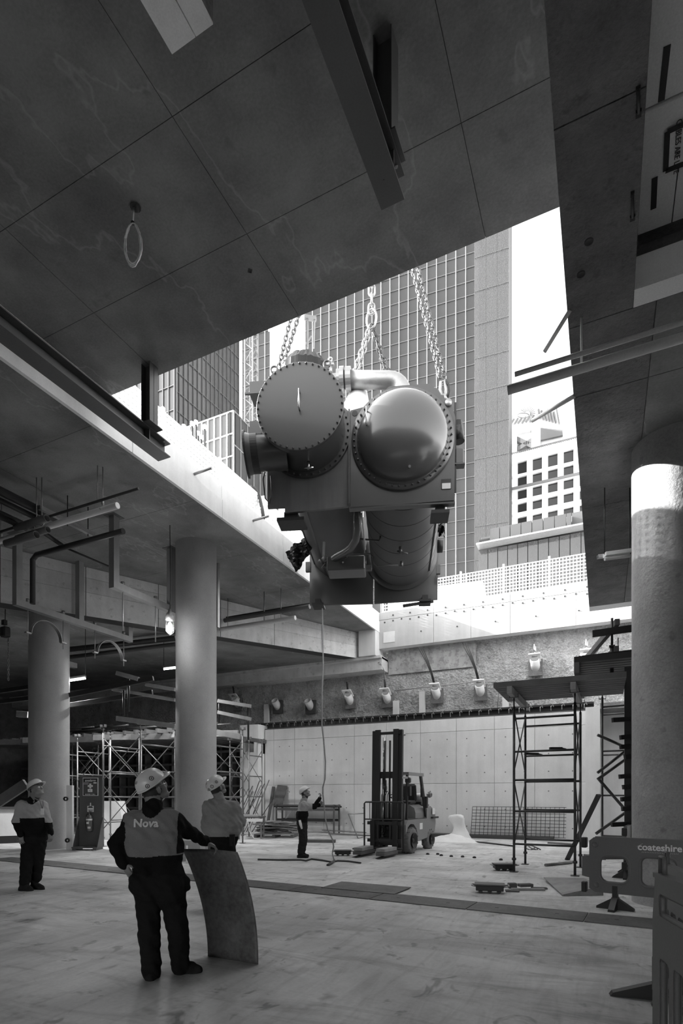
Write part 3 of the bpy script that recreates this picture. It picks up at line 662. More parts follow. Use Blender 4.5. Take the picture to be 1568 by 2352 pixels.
while tops[-1][1] > 13: d_ = tops[-2][0] - tops[-1][0]; tops.append((tops[-1][0] - d_, tops[-1][1] - d_))
ztop = hz(1185, 1040)[1]; wall = MB()
e_ = hz(1164, 1100)[0]; cx = sorted(cx); A_, B_ = (min(cx) - 6, e_) if e_ > max(cx) else (e_, max(cx) + 6)
def wbox(m, s0, s1, z0, z1, off=0.0, th=.5): m.box(a + u * (s0 + s1) / 2 + up * (z0 + z1) / 2 - n * (off + th / 2), (abs(s1 - s0), th, z1 - z0), ROT)
zs = [ztop] + [z for tt in tops for z in tt] + [9.2]
for k in range(0, len(zs), 2): wbox(wall, A_, B_, zs[k + 1], zs[k])
for (zt, zb) in tops:
    prev = A_
    for c in cx: wbox(wall, prev, c - 0, zb, zt); prev = c + wid * 1.0
    wbox(wall, prev, B_, zb, zt)
wall.build('wall', WHITE, OB)
for (zt, zb) in tops:
    for c in cx:
        w = MB(); wbox(w, c, c + wid, zb, zt, .28, .05); f = w.build('window', GLD, OB); m = MB(); wbox(m, c - .08, c + wid + .08, zb - .12, zb, -.08, .4); m.build('sill', WHITE, f)
z_ = hz(1185, 1121)[1]; m = MB(); wbox(m, A_, B_, z_ - .15, z_ + .15, -.12, .3); m.build('string_course', FRM, OB)
m = MB(); wbox(m, A_, B_, ztop - .1, ztop + .15, 0, 12); m.build('roof', FRM, OB)
m = MB(); s0 = hz(1229, 1000)[0]; wbox(m, min(s0, cx[0] - 7), s0, ztop, hz(1229, 985)[1] - .6, 1.5, 8); m.build('roof_plant_wall', WHITE, OB)
m = MB(); s1 = hz(1290, 985)[0]; m.prism([a + u * s0 + up * hz(1229, 1000)[1] - n * 1.2, a + u * s1 + up * hz(1290, 986)[1] - n * 1.2, a + u * s1 + up * hz(1290, 974)[1] - n * 1.2, a + u * s0 + up * hz(1229, 968)[1] - n * 1.2], -n * 3); m.build('roof_wedge', FRM, OB)
# open plant frame with cross bracing
PF = thing('plant_frame', 'white rooftop frame with dark cross bracing left of the roof wedge', 'frame', tuple(a + up * ztop))
def bp(px, py, off=.8): s, z = hz(px, py); return a + u * s + up * z - n * off
for x in (1176, 1229): MB().bar(bp(x, 1045), bp(x, 972), 1.0, .8, n).build('post', WHITE, PF)
MB().bar(bp(1184, 1002), bp(1228, 1022), .5, .7, n).build('brace', FRM, PF); MB().bar(bp(1184, 1028), bp(1228, 1000), .5, .7, n).build('brace', FRM, PF)
MB().bar(bp(1172, 1040), bp(1232, 1028), .5, .5).build('rail', FRM, PF); MB().bar(bp(1172, 990, .7), bp(1232, 975, .7), .5, .5).build('rail', WHITE, PF)
MB().bar(bp(1206, 1035, 3), bp(1206, 985, 3), 4.2, .2, n).build('louvre_panel', DSTEEL, PF)
# stepped crown of a farther tower with a round fan emblem
CRN = thing('crown_building', 'white stepped tower crown with a round fan-shaped emblem against the sky', 'building', tuple(bp(1215, 990, 14)))
def cq(px, py, d=105): return atd(px, py, d)
bk = V(-ST, CT, 0)
MB().prism([cq(1171, 1040), cq(1171, 962), cq(1180, 945), cq(1222, 931), cq(1236, 925), cq(1270, 935), cq(1278, 944), cq(1291, 976), cq(1291, 1040)], bk * 8).build('body', WHITE, CRN)
ct_ = cq(1231, 1040, 109); MB().box((ct_.x, ct_.y, (ct_.z + 9.2) / 2), (9.5, 7.5, ct_.z - 9.2), (0, 0, TH)).build('shaft', WHITE, CRN)
for k in range(7):
    MB().bar(cq(1172 + 9 * k, 975 + 1.5 * (k % 2) - k * 1.5, 104.6), cq(1180 + 9 * k, 963 - 1.5 * k, 104.6), .3, .3).build('truss', FRM, CRN)
    MB().bar(cq(1236 + 7 * k, 940 + 3 * (k % 3), 104.6), cq(1242 + 7 * k, 962 + 2 * k, 104.6), .3, .25).build('truss', FRM, CRN)
em = MB(); c = cq(1211, 950, 104.4); e1 = V(CT, ST, 0)
for k in range(13):
    an = math.radians(-30 + k * 15); d_ = e1 * math.cos(an) + up * math.sin(an); em.bar(c + d_ * .5, c + d_ * 1.45, .09, .08, bk)
em.build('emblem_ray', FRM, CRN)
em = MB().tube([c - e1 * 1.9 + e1 * 1.1 * (1 + math.cos(q)) + up * (-.35 + .45 * math.sin(q)) for q in [i * math.pi / 8 for i in range(16)]], .07, 6, closed=True); em.build('emblem_petal', FRM, CRN)
# podium building with a metal fascia over dark glass
a2, u2, t2, n2 = facade_frame(1345, 40, -1930, 1096)
def hp2(px, py, off=0):
    d = D(px, py); o = V(0, 0, CH); k = (a2 - o).dot(n2) / d.dot(n2); return o + d * k - n2 * off
FAS = mat('fascia_panel_grey', .06, .5, var=.03)
PD = thing('podium_building', 'low dark glass podium with a grey metal panel fascia behind the mesh fence', 'building', (a2.x, a2.y, 9.2))
xe2 = [1124, 1147, 1171, 1196, 1221, 1247, 1273, 1300, 1312]
for k in range(8):
    q = [hp2(xe2[k] + .7, 0), hp2(xe2[k + 1] - .7, 0)]; zt, zb = hp2(1124, 1215).z, hp2(1124, 1244).z
    MB().prism([V(q[0].x, q[0].y, zb), V(q[1].x, q[1].y, zb), V(q[1].x, q[1].y, zt), V(q[0].x, q[0].y, zt)], -n2 * .6).build('fascia_panel', FAS, PD)
for (x0, x1, zo, of) in ((1098, 1124, 0, 1.2), (1312, 1345, .25, .6)):
    q = [hp2(x0, 0), hp2(x1, 0)]; MB().prism([V(q[0].x, q[0].y, zb + zo) - n2 * of, V(q[1].x, q[1].y, zb + zo) - n2 * of, V(q[1].x, q[1].y, zt + zo) - n2 * of, V(q[0].x, q[0].y, zt + zo) - n2 * of], -n2 * .6).build('fascia_panel', STEEL, PD)
q0, q1 = hp2(1094, 0, .8), hp2(1360, 0, .8)
MB().prism([V(q0.x, q0.y, zb - .12), V(q1.x, q1.y, zb - .12), V(q1.x, q1.y, zb - .12) + n2 * 1.0, V(q0.x, q0.y, zb - .12) + n2 * 1.0], V(0, 0, .12)).build('fascia_soffit', GALV, PD)
nb = 11; L2 = (q1 - q0); L2.z = 0
for k in range(nb):
    for j in range(3):
        z0_ = 9.3 + j * (zb - 9.5) / 3; z1_ = 9.3 + (j + 1) * (zb - 9.5) / 3 - .04; p0_ = q0 + L2 * (k / nb); p1_ = q0 + L2 * ((k + 1) / nb) - L2.normalized() * .05
        MB().prism([V(p0_.x, p0_.y, z0_), V(p1_.x, p1_.y, z0_), V(p1_.x, p1_.y, z1_), V(p0_.x, p0_.y, z1_)], -n2 * .1).build('pane', mat('podium_glass', .03, .05, var=.1, spec=1, bump=.25, bscale=1.2) if (k, j) == (0, 0) else bpy.data.materials['podium_glass'], PD)
MB().prism([V(q0.x, q0.y, 9.2) - n2 * .3, V(q1.x, q1.y, 9.2) - n2 * .3, V(q1.x, q1.y, 9.2) - n2 * 6, V(q0.x, q0.y, 9.2) - n2 * 6], V(0, 0, zt - 9.4)).build('body', DSTEEL, PD)
# white crane mast and lattice between the buildings, seen left of the machine
def lattice(name, lab, px, d, wd, z0, z1, m):
    t = thing(name, lab, 'crane', tuple(V(*atd(px, 1827, d)[:2], z0))); c = atd(px, 1827, d); c.z = 0
    P = [c + V(x, y, 0) for x, y in ((-wd / 2, -wd / 2), (wd / 2, -wd / 2), (wd / 2, wd / 2), (-wd / 2, wd / 2))]
    for p in P: MB().bar(p + up * z0, p + up * z1, .14, .14).build('chord', m, t)
    k = 0; z = z0; br = MB()
    while z < z1:
        for i in range(4):
            p, q = (P[i], P[(i + 1) % 4]) if k % 2 else (P[(i + 1) % 4], P[i]); br.bar(p + up * z, q + up * (z + wd), .07, .07)
        z += wd; k += 1
    br.build('lacing', m, t); return t
lattice('crane_mast', 'thin dark lattice crane mast at the left edge of the glass tower', 577, 60, 1.0, 9.2, 62, FRM)
CB = thing('tower_crane', 'white boxy crane superstructure above the left cover disc', 'crane', tuple(atd(664, 1827, 34)[:2]) + (9.2,))
c = atd(664, 780, 34); MB().box(c, (1.9, 1.5, 5), (0, 0, TH), bev=.1).build('mast_box', WHITE, CB); c2 = atd(632, 790, 33.5); MB().box(c2, (.55, .8, 4.6), (0, 0, TH), bev=.05).box(c2 + V(0, 0, 1.2), (.9, .5, .5), (0, 0, TH)).build('ladder_box', WHITE, CB)
MB().bar(atd(690, 727, 33.8), atd(726, 733, 33.8), .3, .14).bar(atd(706, 733, 33.8), atd(706, 800, 33.8), .1, .1).bar(atd(722, 733, 33.8), atd(720, 800, 33.8), .08, .08).bar(atd(702, 790, 33.8), atd(715, 772, 33.8), .07, .07).build('jib_frame', FRM, CB)
MB().box(V(c.x, c.y, 14), (1.2, 1.2, 10), (0, 0, TH)).build('lower_mast', WHITE, CB)
# ---- mesh fences on the parapets
MESHP = mat('fence_plastic', .75, .5, var=.05)
def mesh_fence(name, lab, a, b, z0, z1, pitch, wire, bays, groupv=None):
    T = thing(name, lab, 'fence', (a.x, a.y, z0)); L = b - a
    for k in range(bays):
        p, q = a + L * (k / bays), a + L * ((k + 1) / bays); m = MB(); n = max(2, int((q - p).length / pitch))
        for i in range(1, n): s = p + (q - p) * i / n; m.bar(s + up * z0, s + up * z1, wire * .4, wire, (q - p))
        r = int((z1 - z0) / pitch)
        for j in range(r + 1): z = z0 + (z1 - z0) * j / r; m.bar(p + up * z, q + up * z, wire, wire)
        o = m.build('mesh_panel', MESHP, T)
        MB().bar(p + up * (z0 - .1), p + up * (z1 + .12), .07, .07).build('post', WHITE, T)
    MB().bar(b + up * (z0 - .1), b + up * (z1 + .12), .07, .07).build('post', WHITE, T); return T
mesh_fence('mesh_fence', 'white mesh safety fence standing on the far parapet', V(-8.5, 22.2, 0), V(1.5, 22.2, 0), 9.3, 10.45, .115, .028, 6)
mesh_fence('mesh_fence', 'white mesh safety fence running along the left slab edge', V(-8.95, 5.5, 0), V(-8.95, 21.9, 0), 9.3, 10.2, .11, .068, 8)
# starter bars with caps behind the left fence
for k, (px, top) in enumerate([(422, 985), (441, 978), (450, 975), (470, 985), (428, 990), (455, 1000), (436, 1000), (462, 1008)]):
    b = atX(px, 1060, -9.3); zt = atX(px, top, -9.3).z
    t = thing('starter_bar', ['first', 'second', 'third', 'fourth', 'fifth', 'sixth', 'seventh', 'eighth'][sorted([422, 441, 450, 470, 428, 455, 436, 462]).index(px)] + ' capped starter bar behind the left fence, counted from the left', 'rebar', (b.x, b.y, 9.28), group='capped starter bars behind the left fence')
    MB().cyl((b.x, b.y, 9.28), (b.x, b.y, zt), .022, 8).build('rod', DSTEEL, t); MB().cyl((b.x, b.y, zt - .02), (b.x, b.y, zt + .09), .05, 10).build('cap', WHITE, t)
for k, (px, py, lab) in enumerate([(460, 1080, 'short steel dowel sticking out of the pale slab edge, nearer one'), (595, 1187, 'short steel dowel sticking out of the pale slab edge, farther one')]):
    a_ = atX(px - 14, py + 9, -8.55); one('steel_dowel', MB().cyl(a_, a_ + V(.5, 0, .02), .03, 10), GALV, lab, 'dowel')
one('bent_strap', MB().tube([atX(575, 1118, -9.0), atX(585, 1122, -9.0), atX(595, 1140, -8.9), atX(602, 1170, -8.7), atX(605, 1190, -8.55)], .05, 8), BLACK, 'black rubber hose curling over the left parapet below the machine nozzle', 'hose')
one('site_container', MB().box((-8.2, 30, 11.0), (5, 3, 3.2), (0, 0, .1), bev=.05), WHITE, 'white site shed behind the left end of the far fence', 'shed')
one('site_container', MB().box((-2.6, 26.5, 9.85), (1.4, 1.0, 1.2), bev=.04), WHITE, 'small white cabinet behind the far mesh fence', 'cabinet')
# ================================================================ PEOPLE (one continuous surface each, from a smooth distance field)
def nets(G, o, h, L):
    s = G < 0; nx, ny, nz = G.shape
    acc = np.zeros((nx - 1, ny - 1, nz - 1, 3)); cnt = np.zeros((nx - 1, ny - 1, nz - 1))
    I = np.stack(np.meshgrid(np.arange(nx - 1), np.arange(ny - 1), np.arange(nz - 1), indexing='ij'), -1).astype(float)
    for ax in range(3):
        for a in (0, 1):
            for b in (0, 1):
                sh0 = [0, 0, 0]; oth = [k for k in range(3) if k != ax]; sh0[oth[0]] = a; sh0[oth[1]] = b; sh1 = list(sh0); sh1[ax] = 1
                g0 = G[sh0[0]:nx - 1 + sh0[0], sh0[1]:ny - 1 + sh0[1], sh0[2]:nz - 1 + sh0[2]]; g1 = G[sh1[0]:nx - 1 + sh1[0], sh1[1]:ny - 1 + sh1[1], sh1[2]:nz - 1 + sh1[2]]
                m = (g0 < 0) != (g1 < 0); t = np.where(m, g0 / np.where(m, g0 - g1, 1), 0)
                p = np.array(sh0, float)[None, None, None] + 0 * I; p[..., ax] += t
                acc += np.where(m[..., None], p, 0); cnt += m
    act = cnt > 0; idx = -np.ones(act.shape, int); idx[act] = np.arange(act.sum())
    V_ = (I[act] + acc[act] / cnt[act][:, None]) * h + o; lab = L[:-1, :-1, :-1][act]
    F_ = []
    for ax in range(3):
        oth = [k for k in range(3) if k != ax]
        sl0 = [slice(1, -1)] * 3; sl0[ax] = slice(0, -1); sl1 = list(sl0); sl1[ax] = slice(1, None)
        a = s[tuple(sl0)]; b = s[tuple(sl1)]; m = a != b; q = np.argwhere(m)
        off = np.array([1, 1, 1]); off[ax] = 0; q = q + off
        c = []
        for d in ((-1, -1), (0, -1), (0, 0), (-1, 0)):
            r = q.copy(); r[:, oth[0]] += d[0]; r[:, oth[1]] += d[1]; c.append(idx[r[:, 0], r[:, 1], r[:, 2]])
        f = np.stack(c, -1); fl = a[m]; fl = fl if ax != 1 else ~fl
        f = np.where(fl[:, None], f, f[:, ::-1]); F_.append(f)
    return V_, np.concatenate(F_), lab
def sdf_mesh(prims, h, fold=None, floor=None):
    lo = np.min([p['lo'] for p in prims], 0) - 3 * h; hi = np.max([p['hi'] for p in prims], 0) + 3 * h
    n = np.ceil((hi - lo) / h).astype(int) + 1; G = np.full(n, .5); B = np.full(n, .5); L = np.zeros(n, int)
    for p in prims:
        k = p['k']; mg = k + 2.5 * h
        i0 = np.maximum(0, np.floor((p['lo'] - mg - lo) / h).astype(int)); i1 = np.minimum(n, np.ceil((p['hi'] + mg - lo) / h).astype(int) + 1)
        sl = tuple(slice(a, b) for a, b in zip(i0, i1)); X = np.stack(np.meshgrid(*[lo[j] + h * np.arange(i0[j], i1[j]) for j in range(3)], indexing='ij'), -1)
        if p['t'] == 'c':
            a, b = p['a'], p['b']; ba = b - a; tt = np.clip(((X - a) @ ba) / max(ba @ ba, 1e-9), 0, 1); d = np.linalg.norm(X - a - tt[..., None] * ba, axis=-1) - (p['ra'] + (p['rb'] - p['ra']) * tt)
        else:
            q = (X - p['c']) @ p['R']; k0 = np.linalg.norm(q / p['r'], axis=-1); k1 = np.linalg.norm(q / p['r'] ** 2, axis=-1); d = k0 * (k0 - 1) / np.maximum(k1, 1e-6)
        g = G[sl]; hh = np.clip(.5 + .5 * (g - d) / k, 0, 1); G[sl] = g + (d - g) * hh - k * hh * (1 - hh)
        bsl = B[sl]; m = d < bsl; B[sl] = np.where(m, d, bsl); Ls = L[sl]; L[sl] = np.where(m, p['l'], Ls)
    if fold or floor is not None:
        X = np.stack(np.meshgrid(*[lo[j] + h * np.arange(n[j]) for j in range(3)], indexing='ij'), -1)
        if fold:
            x, y, z = X[..., 0], X[..., 1], X[..., 2]; w1 = np.sin(z * 38 + 5 * np.sin(x * 8 + 1) + 4 * np.sin(y * 10) + 2 * np.sin(z * 5)); w2 = np.sin((x + y) * 46 + z * 21 + 3 * np.sin(z * 9 + x * 4)); w3 = np.sin(z * 83 + x * 35 + 2 * np.sin(y * 23)); w1 = np.sign(w1) * np.abs(w1) ** .7 * (.45 + .55 * np.sin(z * 6 + x * 5) ** 2)
            G = G + fold * (w1 + .8 * w2 + .5 * w3)
        if floor is not None: G = np.maximum(G, floor - X[..., 2])
    G[0] = G[-1] = .5; G[:, 0] = G[:, -1] = .5; G[:, :, 0] = G[:, :, -1] = .5
    return nets(G, lo, h, L)
def cap(a, b, ra, rb, l, k=.03):
    a = np.array(a, float); b = np.array(b, float); r = max(ra, rb); return dict(t='c', a=a, b=b, ra=ra, rb=rb, l=l, k=k, lo=np.minimum(a, b) - r, hi=np.maximum(a, b) + r)
def ell(c, r, l, R=None, k=.02):
    c = np.array(c, float); r = np.array(r, float); R = np.eye(3) if R is None else R; m = r.max(); return dict(t='e', c=c, r=r, R=R, l=l, k=k, lo=c - m, hi=c + m)
TOP, LOW, TRO, BOOT, SKIN, HAIR, EYEL, SLEEVE, COLL, GLOVE = range(10)
def head_frame(c, d, roll=0):
    y = Vector(d).normalized(); x = y.cross(V(0, 0, 1)).normalized(); z = x.cross(y); M = Matrix((x, y, z)).transposed(); return Vector(c), M
def head_prims(c, M):
    R = np.array(M); P = lambda x, y, z: np.array(c) + R @ np.array((x, y, z)); E = lambda p, r, l, k=.018: ell(P(*p), r, l, R, k)
    q = [E((0, -.012, .035), (.076, .096, .09), SKIN), E((0, .022, -.035), (.058, .068, .08), SKIN, .03), cap(P(-.014, .068, -.098), P(.014, .068, -.098), .022, .022, SKIN, .03),
         cap(P(-.045, .01, -.075), P(-.015, .06, -.1), .025, .02, SKIN, .03), cap(P(.045, .01, -.075), P(.015, .06, -.1), .025, .02, SKIN, .03),
         cap(P(0, .09, .002), P(0, .108, -.032), .009, .014, SKIN, .012), E((-.011, .095, -.037), (.009, .012, .008), SKIN, .006), E((.011, .095, -.037), (.009, .012, .008), SKIN, .006),
         cap(P(-.04, .078, .02), P(-.012, .088, .018), .009, .009, SKIN, .012), cap(P(.04, .078, .02), P(.012, .088, .018), .009, .009, SKIN, .012),
         E((-.03, .079, -.002), (.013, .011, .010), EYEL, .004), E((.03, .079, -.002), (.013, .011, .010), EYEL, .004),
         cap(P(-.02, .084, -.060), P(.02, .084, -.060), .0075, .0075, SKIN, .008), cap(P(-.017, .083, -.071), P(.017, .083, -.071), .008, .008, SKIN, .008),
         E((-.042, .058, -.035), (.026, .026, .028), SKIN, .03), E((.042, .058, -.035), (.026, .026, .028), SKIN, .03)]
    for s in (-1, 1): q += [E((s * .078, -.008, -.015), (.010, .022, .032), SKIN, .008), E((s * .084, -.014, -.005), (.008, .014, .016), SKIN, .006)]
    q += [E((0, -.035, -.01), (.080, .078, .078), HAIR, .012), cap(P(0, -.045, -.05), P(0, -.04, -.10), .062, .056, HAIR, .02)]
    return q
def hand_prims(w, fd, nrm, side, curl=(.5, .5, .4), l=SKIN, spread=.0, s=1.0, thumb=.5):
    """w wrist, fd finger direction, nrm back-of-hand normal, side = +1/-1 thumb side"""
    y = Vector(fd).normalized(); z = Vector(nrm); z = (z - y * z.dot(y)).normalized(); x = y.cross(z) * side; w = Vector(w); q = []
    P = lambda a, b, c: w + (x * a + y * b + z * c) * s
    for fx in (.028, .010, -.009, -.027): q.append(cap(P(fx * .7, .005, 0), P(fx, .085, 0), .018 * s, .0125 * s, l, .012))
    q.append(cap(P(.02, .02, -.006), P(-.02, .03, -.006), .02 * s, .018 * s, l, .012))
    for fx, ln, sp in ((.030, .95, .10), (.010, 1.05, .02), (-.010, .97, -.05), (-.029, .8, -.13)):
        a = 0; p = P(fx, .086, 0)
        for k, (sl_, r0, r1) in enumerate(((.042, .0098, .0092), (.027, .0092, .0082), (.021, .0082, .0068))):
            a += curl[k] * (1.1 if fx < 0 else 1); d = y * math.cos(a) - z * math.sin(a) + x * (sp + spread * sp * 8) * math.cos(a); e = p + d.normalized() * sl_ * ln * s; q.append(cap(p, e, r0 * s, r1 * s, l, .004)); p = e
    p = P(.026, .022, -.004); e = p + (x * .75 + y * .62 - z * .25).normalized() * .038 * s; q.append(cap(p, e, .0145 * s, .0115 * s, l, .01))
    f = e + (x * .35 + y * .85 - z * thumb).normalized() * .03 * s; q.append(cap(e, f, .0112 * s, .010 * s, l, .004)); g = f + (x * .1 + y * .85 - z * thumb * 1.5).normalized() * .024 * s; q.append(cap(f, g, .010 * s, .0078 * s, l, .004))
    return q
def person(label, base, d, body, head, hands, mats, hb=.008, hh=.0045, colfn=None, fold=.0042, group=None, rz=TH):
    T = thing('person', label, 'person', base, rz)
    meshes = [sdf_mesh(body, hb, fold, floor=.0)]
    meshes.append(sdf_mesh(head, hh))
    for h_ in hands: meshes.append(sdf_mesh(h_, .0042))
    vs = []; fs = []; mi = []; n = 0
    for v, f, lab in meshes:
        vs.append(v); fs.append(f + n); l = lab[f[:, 0]]
        if colfn is not None: c = v[f].mean(1); l = colfn(l, c)
        for _ in range(4):
            cnt = np.zeros((len(v), 10), np.int32)
            for c_ in range(4): np.add.at(cnt, (f[:, c_], l), 1)
            l2 = cnt[f].sum(1).argmax(1); l = np.where(l == EYEL, l, l2)
        mi.append(l); n += len(v)
    vs = np.concatenate(vs); fs = np.concatenate(fs); mi = np.concatenate(mi)
    me = bpy.data.meshes.new('body'); me.from_pydata(vs.tolist(), [], fs.tolist()); [me.materials.append(m) for m in mats]
    me.polygons.foreach_set('material_index', mi.astype(int)); me.polygons.foreach_set('use_smooth', [True] * len(fs)); me.update()
    o = bpy.data.objects.new('body', me); COL.objects.link(o); o.parent = T; return T, o
def hard_hat(T, c, M, m, s=1.0, tilt=0.0, stickers=None, name='hard_hat'):
    Mt = M @ Euler((tilt, 0, 0)).to_matrix(); P = lambda x, y, z: Vector(c) + Mt @ (V(x, y, z) * s)
    b = MB(); n, k = 36, 12; vs = []
    for j in range(k + 1):
        ph = j / k * math.pi / 2
        for i in range(n):
            a = 2 * math.pi * i / n; rr = math.cos(ph) ** .8; rid = 1 + (.03 * max(0, math.cos(3 * (a - math.pi / 2))) if 0 < j < k else 0)
            vs.append(P(.112 * rr * math.cos(a) * rid, .136 * rr * math.sin(a) * rid, .05 + .118 * math.sin(ph) * (1.0 + .035 * (abs(math.cos(a)) < .22))))
    b.add(vs, [(j * n + i, j * n + (i + 1) % n, (j + 1) * n + (i + 1) % n, (j + 1) * n + i) for j in range(k) for i in range(n)], 0, True)
    hat = b.build(name, m, T, local=True)
    br = MB(); vs = []
    for i in range(n):
        a = 2 * math.pi * i / n; pk = max(0, math.sin(a)) ** 2.5 * .055 + .008
        for (e, z) in ((0, .056), (pk, .05 - pk * .25), (pk, .044 - pk * .25), (0, .046)): vs.append(P((.112 + e * .5) * math.cos(a), (.136 + e) * math.sin(a), z))
    br.add(vs, [(i * 4 + j, ((i + 1) % n) * 4 + j, ((i + 1) % n) * 4 + (j + 1) % 4, i * 4 + (j + 1) % 4) for i in range(n) for j in range(4)], 0, True); br.build('peak', m, hat, local=True)
    for (a, ph, r) in (stickers or ()):
        d = V(math.cos(a) * math.cos(ph) * .113, math.sin(a) * math.cos(ph) * .137, .05 + .12 * math.sin(ph)); nn = V(d.x / .0125, d.y / .0185, (d.z - .05) / .0139).normalized()
        x = nn.cross(V(0, 0, 1)).normalized(); y = nn.cross(x); q = [P(*(d + nn * .0035 + (x * math.cos(t) + y * math.sin(t)) * r)) for t in [i * math.pi / 8 for i in range(16)]]; q2 = [P(*(d + nn * .0035 + (x * math.cos(t) + y * math.sin(t)) * r * .72)) for t in [i * math.pi / 8 for i in range(16)]]
        MB().add(q + q2, [(i, (i + 1) % 16, 16 + (i + 1) % 16, 16 + i) for i in range(16)]).bar(q2[0] * .8 + q2[8] * .2, q2[8] * .8 + q2[0] * .2, .006, .002).bar(q2[3] * .8 + q2[11] * .2, q2[11] * .8 + q2[3] * .2, .006, .002).build('sticker', DSTEEL, hat, local=True)
    return hat
SK = mat('skin', .22, .5, var=.04, fine=.02); HR = mat('hair', .03, .7)
def cloth(n, g, b=.25): return mat(n, g, .85, var=.12, scale=4, bump=b, bscale=60, fine=.1, fscale=200, spec=.08)
CBLK = cloth('black_cloth', .012); CTRO = cloth('dark_trouser_cloth', .016); CBOOT = cloth('boot_leather', .025); CJ = cloth('jacket_mid_grey', .20); CJL = cloth('jacket_pale_grey', .40); CJ3 = cloth('jacket_light_cotton', .30); CDEN = cloth('denim', .03)
HELM = mat('helmet_shell', .72, .3, var=.05, scale=8, fine=0, coat=.3)
def J(base, d, rz=TH):
    """pixel + depth offset -> person local coordinates"""
    Mi = (Matrix.Translation(base) @ Euler((0, 0, rz)).to_matrix().to_4x4()).inverted()
    return lambda px, py, dy=0.0: Mi @ atd(px, py, d + dy)
def torso(j, sl, sr, wl, wr, pl, pr, rs, rw, rp, chest=None):
    q = [cap(sl, sr, rs, rs, TOP, .06), cap(sl + (sr - sl) * .12 - V(0, 0, .05), wl, rs * 1.25, rw, TOP, .07), cap(sr + (sl - sr) * .12 - V(0, 0, .05), wr, rs * 1.25, rw, TOP, .07), cap(wl, wr, rw, rw, TOP, .06), cap(pl, pr, rp, rp, TRO, .05), cap(wl, pl, rw * .9, rp, LOW, .05), cap(wr, pr, rw * .9, rp, LOW, .05)]
    m = (sl + sr) / 2; q.append(cap(m - V(0, 0, .1), (wl + wr) / 2, rs * 1.35, rw, TOP, .06)); return q
def leg(h, k, a, rh, rk, ra): return [cap(h, k, rh, rk, TRO, .022), cap(k, a, rk, ra, TRO, .018)]
def boot(a, toe, r=.045):
    a = Vector(a); t = Vector(toe); hl = a + (a - t) * .22; hl.z = r * .9; m = (a + t) / 2; t2 = Vector(t); t2.z = r * .75; return [cap(V(a.x, a.y, .13), V(a.x, a.y, .06), .055, .05, BOOT, .02), cap(hl, V(m.x, m.y, r * 1.05), r * 1.05, r * 1.1, BOOT, .02), cap(V(m.x, m.y, r * 1.1), t2, r * 1.08, r * .85, BOOT, .02), cap(hl * V(1, 1, 0).x if False else V(hl.x, hl.y, .012), V(t.x, t.y, .012), .05, .046, BOOT, .01)]
# ---- man in the dark jacket at the front, hand resting on the curved sheet
d = 4.86; base = atd(378, 1827, d); base.z = 0; j = J(base, d)
sl, sr = j(306, 1884, 0), j(396, 1882, .02)
body = torso(j, sl, sr, j(331, 1952), j(377, 1952), j(344, 2022), j(389, 2022), .085, .128, .13)
body += [cap(j(330, 2030, -.03), j(345, 2045, -.04), .125, .12, TRO, .05), cap(j(385, 2030, -.03), j(392, 2050, -.04), .125, .12, TRO, .05)]
body += leg(j(340, 2055), j(343, 2150, -.02), j(348, 2232, .0), .112, .090, .082) + leg(j(396, 2055), j(409, 2150, .02), j(415, 2222, .14), .112, .090, .08)
body += boot(j(348, 2240, .0), j(347, 2240, .0) + V(-.02, .17, 0)) + boot(j(419, 2225, .14), j(452, 2225, .17))
el, wl_ = j(266, 1940, -.02), j(284, 1984, -.06)
body += [cap(sl + V(-.0, 0, -.01), el, .075, .066, SLEEVE, .03), cap(el, wl_, .066, .052, SLEEVE, .02)]
er, wr_ = j(436, 1912, .18), j(473, 1934, .40)
body += [cap(sr, er, .075, .064, SLEEVE, .03), cap(er, wr_, .062, .048, SLEEVE, .02)]
body += [cap(j(366, 2050), j(367, 2066), .1, .075, TRO, .04), cap(j(318, 1905, .02), j(325, 1950, .02), .12, .13, TOP, .05), cap(j(385, 1905, .02), j(386, 1950, .02), .12, .13, TOP, .05), cap(j(350, 1868), j(352, 1846), .085, .076, COLL, .04), cap(j(425, 2025, .02), j(424, 2035, .02), .045, .05, TRO, .02)]
hc, HM = head_frame(j(354, 1810, .02), (.62, .62, .5))
head = head_prims(hc, HM) + [cap(j(351, 1858), hc + V(-.01, -.02, -.05), .062, .06, SKIN, .03)]
hands = [hand_prims(wr_, (.75, .35, -.45), (.5, .1, .8), -1, (.45, .7, .5), thumb=.9), hand_prims(wl_, (.42, .12, -.85), (-.5, -.8, -.2), -1, (.15, .2, .2))]
for hh_, w0, e0 in ((hands[0], wr_, er), (hands[1], wl_, el)): hh_.append(cap(w0 + (e0 - w0) * .15, w0 + (w0 - e0) * .05, .03, .027, SKIN, .015))
hem = j(350, 1962).z
def cf(l, c):
    l = l.copy(); z = c[:, 2]; m = (l == TOP) | (l == LOW) | (l == COLL); l[m & (z < hem + .015 * np.sin(c[:, 0] * 9))] = LOW; l[(l == TOP) & (np.abs(c[:, 0] - j(350, 1880).x) > .235)] = SLEEVE
    low = (l == LOW) & (z >= hem); l[low] = TOP; return l
T, bo = person('person in a dark jacket lettered Nova, one hand on the curved sheet', base, d, body, head, hands, [CJ, CBLK, CTRO, CBOOT, SK, HR, WHITE, CBLK, CBLK, SK], .0062, .0045, cf)
hard_hat(T, hc, HM, HELM, 1.02, .12, [(-2.2, .5, .026), (-.1, .5, .02), (-1.5, .75, .018), (-.6, .2, .018)])
